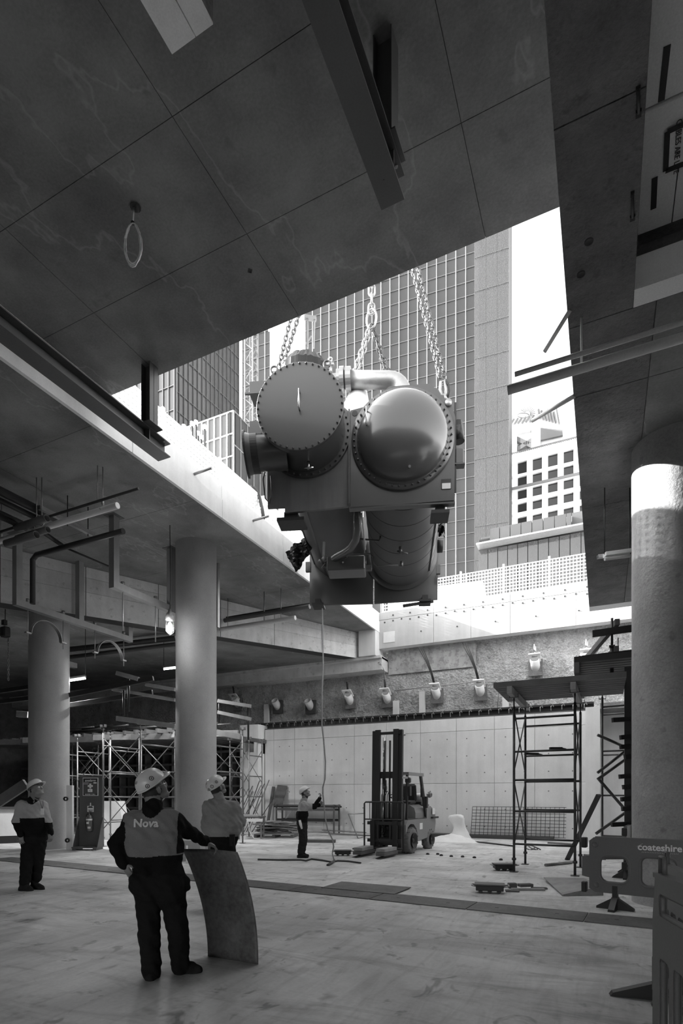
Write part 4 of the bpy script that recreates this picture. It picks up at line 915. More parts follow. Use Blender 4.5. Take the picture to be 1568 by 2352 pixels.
def on_back(T, bo, txt, size, m, at, base, depth=.007, away=V(0, 1, 0)):
    me0 = bo.data; from mathutils.bvhtree import BVHTree
    bv = BVHTree.FromPolygons([v.co[:] for v in me0.vertices], [p.vertices[:] for p in me0.polygons])
    o = lettering(txt, size, m, T, frame_mat(at, (1, 0, 0), (0, 0, 1)), .001, bold=.035); o.name = 'lettering'
    import bmesh; bm = bmesh.new(); bm.from_mesh(o.data); bmesh.ops.subdivide_edges(bm, edges=[e for e in bm.edges if e.calc_length() > size * .15], cuts=3); bm.to_mesh(o.data); bm.free()
    for v in o.data.vertices:
        off = (v.co.y - at.y); h_ = bv.ray_cast(V(v.co.x, v.co.y - 1, v.co.z), V(0, 1, 0))
        if h_[0]: v.co.y = h_[0].y - depth
    return o
on_back(T, bo, 'Nova', .094, mat('print_pale', .85, .7), j(345, 1890), base)
g = MB(); gp = lambda x, y, z: hc + HM @ V(x, y, z)
for s in (-1, 1): g.tube([gp(s * .082, -.02, .01), gp(s * .075, .06, .008), gp(s * .055, .095, .0)], .003, 6); g.tube([gp(s * .03 + math.cos(t) * .024, .102 - abs(math.cos(t)) * .004, -.002 + math.sin(t) * .018) for t in [i * math.pi / 6 for i in range(12)]], .002, 5, closed=True)
g.build('glasses', CHROME, T, local=True)
# ---- stout man at the left
d = 9.4; base = atd(77, 1827, d); base.z = 0; j = J(base, d)
sl, sr = j(49, 1851, -.02), j(97, 1850, .05)
body = torso(j, sl, sr, j(68, 1892), j(89, 1892, .03), j(72, 1923), j(87, 1922, .03), .085, .165, .145)
body += [ell(j(84, 1893, -.03), (.17, .17, .2), LOW, k=.08)]
body += leg(j(67, 1935), j(61, 1985, -.04), j(57, 2026, -.04), .12, .098, .085) + leg(j(90, 1935, .06), j(86, 1980, .1), j(83, 2018, .14), .12, .095, .082)
body += boot(j(53, 2032, -.05), j(70, 2032, -.09)) + boot(j(78, 2024, .12), j(97, 2024, .05))
el, wl_ = j(38, 1888, -.1), j(48, 1917, -.18); er, wr_ = j(110, 1886, -.02), j(117, 1914, -.12)
body += [cap(sl, el, .085, .07, SLEEVE, .03), cap(el, wl_, .068, .05, SLEEVE, .02), cap(sr, er, .08, .066, SLEEVE, .03), cap(er, wr_, .062, .046, SLEEVE, .02), cap(j(74, 1841), j(78, 1833, -.01), .085, .075, COLL, .03)]
hc, HM = head_frame(j(84, 1813, -.02), (.86, -.25, .42))
head = head_prims(hc, HM) + [cap(j(77, 1840, -.01), hc + V(-.02, .0, -.04), .066, .068, SKIN, .03), ell(hc + V(.03, -.02, -.1), (.05, .05, .04), SKIN, k=.04)]
hands = [hand_prims(wl_, (.1, -.1, -.99), (.1, -.98, 0), 1, (.35, .45, .3)), hand_prims(wr_, (.05, -.1, -.99), (.95, -.3, 0), -1, (.5, .6, .4))]
for hh_, w0, e0 in ((hands[0], wl_, el), (hands[1], wr_, er)): hh_.append(cap(w0 + (e0 - w0) * .1, w0, .032, .028, SKIN, .015))
hm1, sl1 = j(80, 1878).z, j(80, 1889).z
def cf(l, c):
    l = l.copy(); z = c[:, 2]; m = (l == TOP) | (l == LOW); l[m] = np.where(z[m] > hm1 + .03 * (c[m, 0] - .1), TOP, LOW); s = l == SLEEVE; l[s] = np.where(z[s] > sl1, TOP, SLEEVE); return l
T, bo = person('person in a two-tone fleece with a badge, standing at the far left', base, d, body, head, hands, [CJL, CBLK, CTRO, CBOOT, SK, HR, WHITE, CBLK, CBLK, SK], .0095, .0055, cf)
hard_hat(T, hc, HM, HELM, 1.03, .1)
bd = MB(); q = j(97, 1864, -.2); bd.box(q, (.055, .006, .1)).tube([j(90, 1836, -.12), j(95, 1850, -.21), q + V(0, 0, .05)], .004, 5, 1).tube([j(99, 1838, -.06), j(99, 1850, -.19), q + V(0, 0, .05)], .004, 5, 1); bd.build('badge', [WHITE, BLACK], T, local=True)
# ---- man in the pale cotton shirt behind the sheet
d = 7.8; base = atd(503, 1827, d); base.z = 0; j = J(base, d)
sl, sr = j(481, 1853), j(535, 1855, .05)
body = torso(j, sl, sr, j(492, 1896), j(527, 1898, .02), j(498, 1925), j(523, 1926, .02), .095, .165, .13)
body += leg(j(498, 1940), j(490, 2010), j(484, 2068), .115, .09, .08) + leg(j(523, 1940, .02), j(524, 2010, .05), j(522, 2066, .06), .115, .09, .08)
body += boot(j(481, 2072), j(489, 2066, .19)) + boot(j(522, 2070, .06), j(534, 2066, .23))
el, wl_ = j(474, 1893, .05), j(490, 1900, .33); er, wr_ = j(553, 1888, .1), j(535, 1907, .34)
body += [cap(sl, el, .085, .075, SLEEVE, .04), cap(el, wl_, .07, .05, SLEEVE, .02), cap(sr, er, .085, .075, SLEEVE, .04), cap(er, wr_, .072, .05, SLEEVE, .02), cap(j(503, 1836), j(502, 1828), .085, .07, COLL, .04)]
hc, HM = head_frame(j(499, 1808, .02), (.55, .62, .52))
head = head_prims(hc, HM) + [cap(j(502, 1834), hc + V(-.01, 0, -.05), .063, .062, SKIN, .03)]
hands = [hand_prims(wl_, (.9, .2, .1), (0, 1, 0), 1, (.4, .5, .4)), hand_prims(wr_, (-.9, .2, .1), (0, 1, 0), -1, (.4, .5, .4))]
hm3 = j(505, 1921).z
def cf(l, c):
    l = l.copy(); z = c[:, 2]; m = (l == TOP) | (l == LOW) | (l == TRO); l[m] = np.where(z[m] > hm3, TOP, TRO); l[l == SLEEVE] = TOP; l[l == COLL] = TOP; return l
T, bo = person('person in a pale cotton shirt standing behind the curved sheet', base, d, body, head, hands, [CJ3, CJ3, CTRO, CBOOT, SK, HR, WHITE, CJ3, CJ3, SK], .0085, .0055, cf, .0046)
hard_hat(T, hc, HM, HELM, 1.02, .12, [(-2.4, .35, .03), (-1.9, .8, .022), (-.9, .35, .024), (-.2, .5, .02), (-1.4, .15, .02)])
MB().box(j(533, 1930, -.13), (.07, .05, .16)).tube([j(536, 1935, -.15), j(539, 1955, -.16), j(531, 1958, -.16)], .02, 6).build('tool_pouch', CDEN, T, local=True)
# ---- man holding the rope
d = 14.35; base = atd(695, 1827, d); base.z = 0; j = J(base, d)
sl, sr = j(694, 1848, .18), j(699, 1848, -.17)
body = torso(j, sl, sr, j(692, 1872, .07), j(695, 1872, -.07), j(692, 1890, .06), j(694, 1890, -.06), .085, .125, .12)
body += leg(j(696, 1895, .09), j(698, 1928, .12), j(694, 1957, .12), .11, .088, .08) + leg(j(692, 1895, -.09), j(695, 1928, -.1), j(690, 1956, -.1), .11, .09, .082)
body += boot(j(692, 1960, .12), j(706, 1958, .1)) + boot(j(689, 1962, -.1), j(704, 1962, -.12))
er, wr_ = j(722, 1853, -.15), j(734, 1833, -.14); el, wl_ = j(712, 1858, .2), j(734, 1848, .12)
body += [cap(sr, er, .075, .066, SLEEVE, .03), cap(er, wr_, .062, .048, SLEEVE, .02), cap(sl, el, .072, .064, SLEEVE, .03), cap(el, wl_, .06, .046, SLEEVE, .02), cap(j(697, 1840), j(700, 1834), .085, .07, COLL, .03)]
hc, HM = head_frame(j(701, 1821), (.84, -.12, .5))
head = head_prims(hc, HM) + [cap(j(698, 1838), hc + V(-.02, 0, -.04), .062, .062, SKIN, .03)]
hands = [hand_prims(wr_, (.35, .1, .9), (.9, -.3, -.3), 1, (.9, 1.0, .7), thumb=.9), hand_prims(wl_, (.6, -.2, .6), (.3, .9, 0), -1, (.9, 1.0, .7))]
for hh_, w0, e0 in ((hands[0], wr_, er), (hands[1], wl_, el)): hh_.append(cap(w0 + (e0 - w0) * .1, w0, .032, .028, SKIN, .015))
hm4, ex = j(694, 1863).z, j(718, 1850).x
def cf(l, c):
    l = l.copy(); z = c[:, 2]; m = (l == TOP) | (l == LOW); l[m] = np.where(z[m] > hm4, TOP, LOW); s = l == SLEEVE; l[s] = np.where(c[s, 0] < ex, TOP, SLEEVE); l[l == COLL] = TOP; return l
T, bo = person('person in a plain white helmet holding the hanging rope near the forklift', base, d, body, head, hands, [CJL, CBLK, CDEN, CBOOT, SK, HR, WHITE, CBLK, CBLK, SK], .011, .007, cf)
hard_hat(T, hc, HM, WHITE, 1.03, .12)
MB().tube([j(688, 1884, -.2), j(690, 1893, -.22), j(693, 1904, -.22)], [.03, .035, .02], 8).build('work_glove', WHITE, T, local=True)
# ---- curved steel sheet under the front man's hand
SHT = mat('sheet_metal_dark', .13, .5, metal=.2, var=.6, scale=2.2, fine=.25, fscale=25, spots=.4)
m = MB(); NX, NY = 14, 30; P = []
for jn in range(NY + 1):
    v = jn / NY; py_l = 1950 + (2196 - 1950) * v; py_r = 1957 + (2216 - 1957) * v
    pl = 418 + (477 - 418) * (1 - (1 - v) ** 2.0); pr = 545 + (593 - 545) * (1 - (1 - v) ** 2.2)
    for i in range(NX + 1):
        u = i / NX; dd_ = 5.53 + (5.26 - 5.53) * u; px = pl + (pr - pl) * u; py = py_l + (py_r - py_l) * u - 5 * math.sin(math.pi * u) * (1 - v) * .5
        dd_ += -.10 * (1 - v) ** 2
        p = atd(px, py, dd_ ); P.append(p)
zmin = [P[NY * (NX + 1) + i].z for i in range(NX + 1)]
for jn in range(NY + 1):
    for i in range(NX + 1): P[jn * (NX + 1) + i].z -= zmin[i] * (jn / NY) ** 3
th = V(-ST, CT, 0) * .006; n0 = len(P); fs = [(a * (NX + 1) + b, a * (NX + 1) + b + 1, (a + 1) * (NX + 1) + b + 1, (a + 1) * (NX + 1) + b) for a in range(NY) for b in range(NX)]
m.add(P, fs, 0, True); m.add([p + th for p in P], [f[::-1] for f in fs], 0, True)
ed = [i for i in range(NX + 1)] + [k * (NX + 1) + NX for k in range(1, NY + 1)] + [NY * (NX + 1) + i for i in range(NX - 1, -1, -1)] + [k * (NX + 1) for k in range(NY - 1, 0, -1)]
m.f += [(ed[k], ed[k - 1], n0 + ed[k - 1], n0 + ed[k]) for k in range(len(ed))]; m.m += [0] * len(ed); m.sm += [False] * len(ed)
one('curved_steel_sheet', m, SHT, 'dark curved steel sheet standing upright on the floor under the front person\'s hand', 'metal sheet')
# ================================================================ FORKLIFT
def forklift():
    fw = atY(944, 1960, 14.75); T = thing('forklift', 'forklift truck with a raised mast parked by the pale wall panels', 'forklift', (fw.x - .50, 14.75, 0), math.pi - .07)
    B = lambda n, m, mt, par=T: m.build(n, mt, par, local=True)
    BODY = mat('forklift_paint', .22, .35, var=.08, coat=.3); DK = mat('forklift_dark', .03, .5, var=.1); TY = mat('tyre', .16, .8, var=.2, scale=8, bump=.3)
    def wheel(x, y, r, w_, s):
        b = MB().lathe((x - w_ / 2, y, r), (1, 0, 0), [(r * .55, 0), (r * .92, 0), (r, w_ * .12), (r, w_ * .88), (r * .92, w_), (r * .55, w_)], 36)
        o = B('tyre', b, TY); t = MB()
        for k in range(24):
            a = 2 * math.pi * k / 24; sx = (-1 if k % 2 else 1) * w_ * .24
            t.box((x + sx, y + math.cos(a) * r * 1.005, r + math.sin(a) * r * 1.005), (w_ * .5, .055, .03), (a + math.pi / 2 if False else a - math.pi / 2, 0, .35 * (1 if k % 2 else -1)))
        B('tread', t, TY, o); B('rim', MB().lathe((x + s * w_ * .3, y, r), (s, 0, 0), [(0, -.1), (r * .25, -.1), (r * .3, .0), (r * .45, .03), (r * .58, .1), (r * .6, .1)], 28).lathe((x + s * w_ * .35, y, r), (s, 0, 0), [(0, .05), (r * .16, .05), (r * .16, 0)], 16), DK, o)
    for s in (-1, 1): wheel(s * .44, 0, .36, .27, s); wheel(s * .42, -1.55, .29, .2, s)
    # chassis
    b = MB(); b.prism([(-.52, .42, .30), (-.52, -1.2, .30), (-.52, -1.35, .62), (-.52, -1.35, .95), (-.52, .05, .95), (-.52, .15, .78), (-.52, .42, .72)], (1.04, 0, 0)); B('chassis', MB().span((-.33, -1.35, .26), (.33, .35, .75)), DK)
    for s in (-1, 1):
        B('side_panel', MB().prism([(s * .36, -.42, .30), (s * .36, -1.22, .36), (s * .36, -1.28, .62), (s * .36, -1.28, .92), (s * .36, -.30, .92)], (s * .17, 0, 0)), BODY)
        B('fender', MB().prism([(s * .34, y, z) for y, z in [(.44, .55), (.30, .74), (.1, .82), (-.12, .80), (-.34, .66), (-.42, .45), (-.44, .93), (.3, .93), (.44, .8)]], (s * .2, 0, 0)), BODY)
    B('counterweight', MB().prism([(-.5, -1.25, .34), (-.5, -1.92, .45), (-.5, -2.02, .75), (-.5, -1.98, 1.12), (-.5, -1.55, 1.28), (-.5, -1.25, 1.2)], (1.0, 0, 0)).box((0, -1.7, 1.28), (.7, .3, .1)), BODY)
    B('rear_bumper', MB().box((0, -1.85, .93), (1.14, .5, .05)), DK)
    hood = MB(); pr = [(-.42, .93), (-.42, 1.1), (-.38, 1.24), (-.22, 1.33), (.22, 1.33), (.38, 1.24), (.42, 1.1), (.42, .93)]
    hood.prism([(x, -.55, z) for x, z in pr], (0, -.8, 0)); B('engine_hood', hood, BODY); B('floor_plate', MB().span((-.5, -.5, .9), (.5, .2, .95)), DK); B('cowl', MB().prism([(-.42, .2, .93), (-.42, .05, 1.35), (-.42, .18, 1.38), (-.42, .32, .93)], (.84, 0, 0)), BODY)
    B('cross_tube', MB().cyl((-.45, .38, .95), (.45, .38, .95), .05), DK)
    se = B('seat', MB().box((0, -.8, 1.40), (.5, .5, .12), bev=.04).box((0, -1.05, 1.68), (.5, .13, .52), (-.15, 0, 0), bev=.05), DK)
    st_ = MB(); c = V(0, -.18, 1.55); ax = V(0, -.45, .9).normalized(); u = V(1, 0, 0); v = ax.cross(u); st_.tube(arc(c, u, v, .19, 0, 6.2, 24), .014, 6, closed=True).cyl(c - ax * .35, c, .02, 8)
    for a in (0, 2.1, 4.2): st_.cyl(c, c + (u * math.cos(a) + v * math.sin(a)) * .19, .012, 6)
    B('steering_wheel', st_, DK)
    lv = MB(); [lv.tube([(.18 + k * .06, .1, 1.3), (.20 + k * .06, .02, 1.6), (.17 + k * .06, -.04, 1.72)], .012, 6).lathe((.17 + k * .06, -.04, 1.7), (0, 0, 1), [(0, 0), (.022, .015), (0, .04)], 8) for k in range(4)]; B('control_levers', lv, DK)
    B('gas_bottle', MB().lathe((-.32, -1.52, 1.52), (1, 0, 0), [(0, 0), (.1, .01), (.155, .07), (.155, .56), (.1, .63), (0, .64)], 24), GALV); B('bottle_bracket', MB().box((0, -1.52, 1.36), (.5, .2, .1)), DK)
    # overhead guard
    for s in (-1, 1):
        B('guard_post', MB().bar((s * .43, .12, 1.3), (s * .42, .06, 2.18), .05, .06).bar((s * .45, .2, .9), (s * .43, .12, 1.35), .05, .07), DK); B('guard_post', MB().bar((s * .46, -1.3, .95), (s * .42, -.95, 2.18), .06, .09), DK)
    gd = MB(); gd.bar((-.45, .1, 2.2), (-.45, -1.05, 2.2), .06, .09).bar((.45, .1, 2.2), (.45, -1.05, 2.2), .06, .09); [gd.bar((-.45, .08 - k * .16, 2.22), (.45, .08 - k * .16, 2.22), .035, .05) for k in range(8)]; B('overhead_guard', gd, BODY)
    B('beacon_box', MB().box((-.46, .02, 1.72), (.1, .12, .26)).box((-.42, 0, 2.02), (.15, .14, .16), bev=.03).cyl((-.44, .02, 1.8), (-.44, .02, 2.0), .02), DK); B('rear_lamp', MB().box((-.5, -1.2, 1.4), (.08, .1, .34)), DK)
    B('extinguisher', MB().lathe((-.45, -1.0, 1.55), (0, 0, 1), [(0, 0), (.05, 0), (.05, .25), (.02, .3), (.02, .36), (0, .36)], 14), DK)
    B('mirror', MB().lathe((-.55, -1.35, 1.62), (0, 1, 0), [(0, 0), (.09, 0), (.09, .02), (0, .02)], 20), GALV)
    for z, s in ((1.12, 1), (.72, 1)): B('label_plate', MB().box((-.535, -1.75 if z > 1 else -.7, z), (.006, .22, .18)), WHITE)
    # mast
    for s in (-1, 1):
        B('mast_channel', MB().bar((s * .36, .50, .12), (s * .36, .42, 3.38), .10, .17), DK); B('mast_channel', MB().bar((s * .27, .56, .12), (s * .27, .47, 3.40), .07, .15), DK)
        B('lift_cylinder', MB().cyl((s * .15, .42, .3), (s * .15, .38, 2.1), .035).cyl((s * .15, .38, 2.1), (s * .15, .36, 3.2), .022), CHROME)
        hs = MB(); hs.cyl((s * .06, .5, .6), (s * .06, .44, 3.1), .014, 6).cyl((s * .09, .5, .6), (s * .09, .44, 3.1), .014, 6); B('hose', hs, BLACK)
        B('tilt_cylinder', MB().cyl((s * .33, -.1, .85), (s * .36, .45, .75), .045), DK)
    B('mast_crossbar', MB().bar((-.4, .46, 3.3), (.4, .46, 3.3), .08, .07), DK); B('mast_crossbar', MB().bar((-.4, .42, 2.16), (.4, .42, 2.16), .08, .18), DK); B('mast_crossbar', MB().bar((-.4, .5, .35), (.4, .5, .35), .08, .2), DK)
    B('hose_pulley', MB().lathe((.05, .44, 1.8), (1, 0, 0), [(0, 0), (.08, 0), (.08, .05), (0, .05)], 16).box((.08, .44, 1.85), (.08, .05, .34)), DK)
    B('mast_light', MB().cyl((-.38, .42, 3.22), (-.52, .42, 3.24), .03).box((-.5, .42, 2.08), (.16, .05, .06), (0, 0, .3)), GALV)
    # carriage, load guard and forks
    cg = MB(); cg.bar((-.5, .66, .85), (.5, .66, .85), .05, .09).bar((-.5, .66, .38), (.5, .66, .38), .05, .09); [cg.bar((s * .18, .66, .35), (s * .18, .66, .9), .06, .04) for s in (-1, 1)]; B('carriage', cg, DK)
    lg = MB(); R_ = .018; X = .58
    lg.tube([(-X, .7, .12), (-X, .7, 1.38), (-X + .04, .7, 1.42), (X - .04, .7, 1.42), (X, .7, 1.38), (X, .7, .12)], R_ * 1.3, 8)
    lg.cyl((-X, .7, .95), (X, .7, .95), R_, 8).cyl((-X, .7, .18), (X, .7, .18), R_ * 1.4, 8)
    for k in range(1, 7): lg.cyl((-X + 2 * X * k / 7, .7, .95), (-X + 2 * X * k / 7, .7, 1.42), .011, 6)
    B('load_guard', lg, DK)
    for s in (-1, 1):
        B('fork', MB().bar((s * .33, .70, .08), (s * .33, .70, .92), .13, .045, (0, 1, 0)).prism([(s * .33 - .065, .68, .03), (s * .33 - .065, 1.75, .012), (s * .33 - .065, 1.75, .024), (s * .33 - .065, .68, .08)], (.13, 0, 0)), DSTEEL)
    eng = MB(); rg = random.Random(3)
    for k in range(18): p = V(rg.uniform(-.25, .25), rg.uniform(.35, .5), rg.uniform(.35, .8)); eng.tube([p, p + V(rg.uniform(-.15, .15), 0, rg.uniform(-.1, .15))], rg.uniform(.01, .025), 6)
    B('axle_hoses', eng, DSTEEL); return T
FK = forklift()
FM = MW[FK.name]
for s, nm in ((1, 'left'), (-1, 'right')):
    for k in range(2):
        c = FM @ V(s * .33 , 1.2 + .03 * k, .10 + .095 * k + .01); one('timber_block', MB().box(c, (.24, .85 - .12 * k, .088), (0, 0, math.pi - .07 + .03 * k * s), bev=.006), TIMBD if k == 0 else TIMB, 'timber packer on the %s fork as seen in the photo, %s piece' % (('image-left' if s > 0 else 'image-right'), ('lower', 'upper')[k]), 'timber')
# ================================================================ SCAFFOLD TOWERS
def tube_(p, a, b, r=.024, name='tube', m=SCAF): return MB().cyl(a, b, r, 10).build(name, m, p)
def frame_tower(name, lab, P, ztop, rungs, group=None, brace=True, m=SCAF, base=True):
    """P: four floor corners in order; frames between P0-P1 and P2-P3, cross braces P1-P2 / P0-P3"""
    T = thing(name, lab, 'scaffold', (sum(p.x for p in P) / 4, sum(p.y for p in P) / 4, 0), group=group)
    for p in P:
        MB().cyl(p + V(0, 0, .02), p + V(0, 0, ztop), .026, 10).cyl(p + V(0, 0, .25), p + V(0, 0, .3), .045, 8).build('standard', m, T)
        if base: MB().box(p + V(0, 0, .008), (.16, .16, .014)).build('base_plate', m, T)
        MB().cyl(p + V(0, 0, ztop), p + V(0, 0, ztop + .18), .016, 8).box(p + V(0, 0, ztop + .19), (.18, .1, .012)).box(p + V(.085, 0, ztop + .23), (.01, .1, .08)).box(p + V(-.085, 0, ztop + .23), (.01, .1, .08)).build('fork_head', m, T)
    for z in rungs:
        for a, b in ((0, 1), (2, 3)): MB().cyl(P[a] + V(0, 0, z), P[b] + V(0, 0, z), .022, 8).build('rung', m, T)
    if brace:
        lv = [(.55, 1.9), (2.1, 3.4)] if ztop > 3 else [(.5, 1.9)]
        for z0, z1 in lv:
            if z1 > ztop: z1 = ztop - .1
            for a, b in ((1, 2), (0, 3)):
                MB().cyl(P[a] + V(0, 0, z0), P[b] + V(0, 0, z1), .014, 6).build('brace', m, T); MB().cyl(P[a] + V(0, 0, z1), P[b] + V(0, 0, z0), .014, 6).build('brace', m, T)
    return T
zt = atz(1180, 2003, 0); a0 = zt; a1 = atz(1320, 2012, 0); a2 = atz(1318, 1978, 0); a3 = atz(1198, 1986, 0)
dsc = a1 - a0; off = V(.05, 1.45, 0)
frame_tower('scaffold_tower', 'freestanding scaffold frame tower right of the forklift, under a small deck', [a0, a1, a1 + off, a0 + off], 3.45, [.59, 1.27, 1.92, 2.51, 3.2], m=WTUBE)
frame_tower('scaffold_tower', 'scaffold tower deeper in the right recess, half hidden by the round column', [V(-.02, 15.3, 0), V(1.5, 15.1, 0), V(1.5, 16.6, 0), V(-.02, 16.8, 0)], 4.05, [.5, 1.6, 2.7, 3.8], m=WTUBE)
# bearers and deck of the formwork
def timber(name, a, b, w_, h, m, lab, cat='timber', group=None): return one(name, MB().bar(a, b, w_, h, bev=.004), m, lab, cat, group)
timber('bearer', a0 + V(-.02, -.5, 3.72), a0 + V(.02, 2.0, 3.72), .1, .15, TIMB, 'left timber bearer on top of the freestanding scaffold tower')
timber('bearer', a1 + V(-.02, -.35, 3.72), a1 + V(.02, 2.0, 3.72), .1, .15, TIMB, 'right timber bearer on top of the freestanding scaffold tower')
dk = thing('formwork_deck', 'dark formwork deck boards resting on the freestanding scaffold tower', 'deck', (a0.x + .6, a0.y + .6, 3.8))
for k in range(9): y = a0.y - .32 + k * .22; MB().bar((a0.x - .35, y, 3.86), (a1.x + .9, y, 3.86), .19, .10).build('deck_joist', TIMBD, dk)
dk2 = thing('formwork_deck', 'darker stepped formwork deck beside the round column, over the right recess', 'deck', (.6, 14.5, 4.0))
for k in range(14): y = 12.6 + k * .27; MB().bar((-.55 + .0 * k, y, 4.42 + .01 * k), (3.2, y, 4.42 + .01 * k), .17, .12).build('deck_joist', DSTEEL, dk2)
MB().bar((-.5, 12.5, 4.25), (-.5, 16.2, 4.3), .1, .22).bar((1.2, 12.5, 4.2), (1.2, 16.2, 4.3), .1, .2).build('bearer', TIMBD, dk2)
pz = atd(1405, 1420, 12.3)
one('adjustable_prop', MB().cyl((pz.x, pz.y, 4.3), (pz.x, pz.y, pz.z - .6), .045).cyl((pz.x, pz.y, pz.z - .6), (pz.x, pz.y, pz.z), .025).box((pz.x, pz.y, 4.5), (.14, .14, .03)).box((pz.x, pz.y, 4.9), (.12, .12, .03)).tube([(pz.x, pz.y, pz.z - .65), (pz.x + .12, pz.y, pz.z - .65), (pz.x + .12, pz.y, pz.z - .45)], .012, 6), DSTEEL, 'black adjustable prop rising from the stepped deck', 'prop')
for k, (px, py, px2, py2, dd_, lab) in enumerate([(1328, 1515, 1470, 1498, 12.4, 'lower steel walers'), (1360, 1456, 1475, 1440, 12.4, 'upper steel waler')]):
    timber('waler', atd(px, py, dd_), atd(px2, py2, dd_ - .3), .1, .14, DSTEEL, lab + ' beam beside the black prop at the right', 'beam')
for k, (px, py) in enumerate([(1420, 1428), (1418, 1490)]):
    c = atd(px, py, 12.2); timber('waler_end', c + V(-.02, 0, 0), c + V(-.75, 3.0, -.1), .1, .14, TIMBD, ('upper', 'lower')[k] + ' square beam end pointing away behind the black prop', 'beam')
for k, (p, q) in enumerate([((1382, 1475), (1358, 1512)), ((1380, 1530), (1362, 1552))]):
    timber('strut', atd(*p, 15), atd(*q, 15), .1, .06, WHITE, ('upper', 'lower')[k] + ' pale raking strut behind the black prop', 'strut')
for k, (p, q, dd_) in enumerate([((1372, 1775), (1440, 1722), 13.5), ((1372, 1790), (1445, 1738), 13.2), ((1375, 1790), (1440, 1865), 13.3), ((1368, 1915), (1445, 1860), 13.1), ((1372, 1688), (1445, 1720), 13.6)]):
    one('raking_brace', MB().cyl(atd(*p, dd_), atd(*q, dd_), .035), WTUBE, ['first', 'second', 'third', 'fourth', 'fifth'][k] + ' diagonal brace from the top in the recess left of the round column' if False else ['upper twin', 'lower twin', 'long down-sloping', 'lowest', 'topmost'][k] + ' diagonal brace in the dark recess left of the round column', 'brace')
a = atz(1302, 1975, 0); one('leaning_plank', MB().bar(a, atd(1375, 1825, 12.9), .12, .05), DSTEEL, 'dark plank leaning diagonally between the tower and the recess', 'plank')
fw2 = thing('shutter_formwork', 'vertical wall formwork edge with projecting walers, just left of the round column', 'formwork', (.25, 11.6, 0))
e0 = atd(1446, 1827, 11.3); MB().bar((e0.x, e0.y, .2), (e0.x, e0.y, 4.2), .16, .2).build('upright', DSTEEL, fw2)
for k, (y, L_) in enumerate([(1652, 40), (1692, 22), (1714, 22), (1737, 12), (1782, 24), (1806, 16), (1834, 20), (1856, 18), (1892, 42)]):
    MB().bar(atd(1446, y, 11.2), atd(1446 - L_, y + 2, 11.2), .08, .09).build('waler', DSTEEL, fw2)
for k, (x0, y0, x1, y1, L_) in enumerate([(1206, 1731, 1236, 1732, 12.95), (1262, 1719, 1290, 1719, 11.5)]):
    one('tool_on_rung', MB().bar(atd(x0, y0, L_), atd(x1, y1, L_), .07, .05).bar(atd(x1, y1, L_), atd(x1 + 9, y1 + 2, L_), .04, .03), DSTEEL, ('left', 'right')[k] + ' dark tool lying on a rung of the freestanding tower', 'tool')
# ---- shoring bay on the left, behind the columns
def atf(px, py): return atz(px, py, 0)
SH = 'shoring towers in the dark bay behind the columns'
def tower2(cx, cy, w_, dpt, ztop, lab): 
    P = [V(cx, cy, 0), V(cx, cy + dpt, 0), V(cx + w_, cy + dpt, 0), V(cx + w_, cy, 0)]
    return frame_tower('shoring_tower', lab, P, ztop, [.75, 1.55, 2.35, 3.15], group=SH)
q = atd(237, 1827, 17.4); T0 = tower2(q.x, q.y, 1.55, 1.5, 3.55, 'shoring tower just right of the first aid stand')
q2 = atd(161, 1827, 19.4)
tower2(q2.x, q2.y + .3, 1.6, 1.4, 3.5, 'shoring tower directly behind the first aid stand'); q3 = atd(385, 1827, 17.5); tower2(q3.x, q3.y + .4, 1.5, 1.5, 3.6, 'shoring tower behind the helmet of the front person')
tower2(-22.5, 16.5, 1.6, 1.5, 3.5, 'shoring tower at the far left, beyond the left person'); tower2(-19.9, 14.6, 1.5, 1.5, 3.5, 'shoring tower left of the leftmost column')
q4 = atd(522, 1827, 21.6); tower2(q4.x - .1, q4.y + .3, .9, .9, 3.6, 'shoring tower in the gap between the middle column and the pale pier')
for k in range(6):
    x = -23.5 + k * 1.75; timber('bearer', V(x, 15.0 + .25 * k, 3.85 + .04 * (k % 2)), V(x + 2.6, 15.9 + .2 * k, 3.85 + .04 * (k % 2)), .12, .22, TIMB if k % 2 else TIMBD, ['first', 'second', 'third', 'fourth', 'fifth', 'sixth'][k] + ' timber bearer from the left over the shoring towers', group='bearers over the shoring towers')
dk3 = thing('formwork_deck', 'long dark formwork deck over the shoring towers in the left bay', 'deck', (-19, 18.5, 4.0))
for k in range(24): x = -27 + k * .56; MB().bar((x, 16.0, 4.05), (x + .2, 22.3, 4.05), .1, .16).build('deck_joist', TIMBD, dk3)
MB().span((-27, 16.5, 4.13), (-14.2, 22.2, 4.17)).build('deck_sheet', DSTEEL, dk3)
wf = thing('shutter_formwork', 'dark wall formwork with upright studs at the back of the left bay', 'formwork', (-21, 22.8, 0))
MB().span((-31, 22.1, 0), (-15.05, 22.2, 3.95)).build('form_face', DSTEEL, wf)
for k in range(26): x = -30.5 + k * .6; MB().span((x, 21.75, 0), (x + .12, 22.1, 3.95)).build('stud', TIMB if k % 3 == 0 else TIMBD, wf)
for k in range(7): z = .35 + .55 * k; MB().span((-31, 21.6, z), (-15.05, 21.75, z + .1)).build('waler', TIMBD, wf)
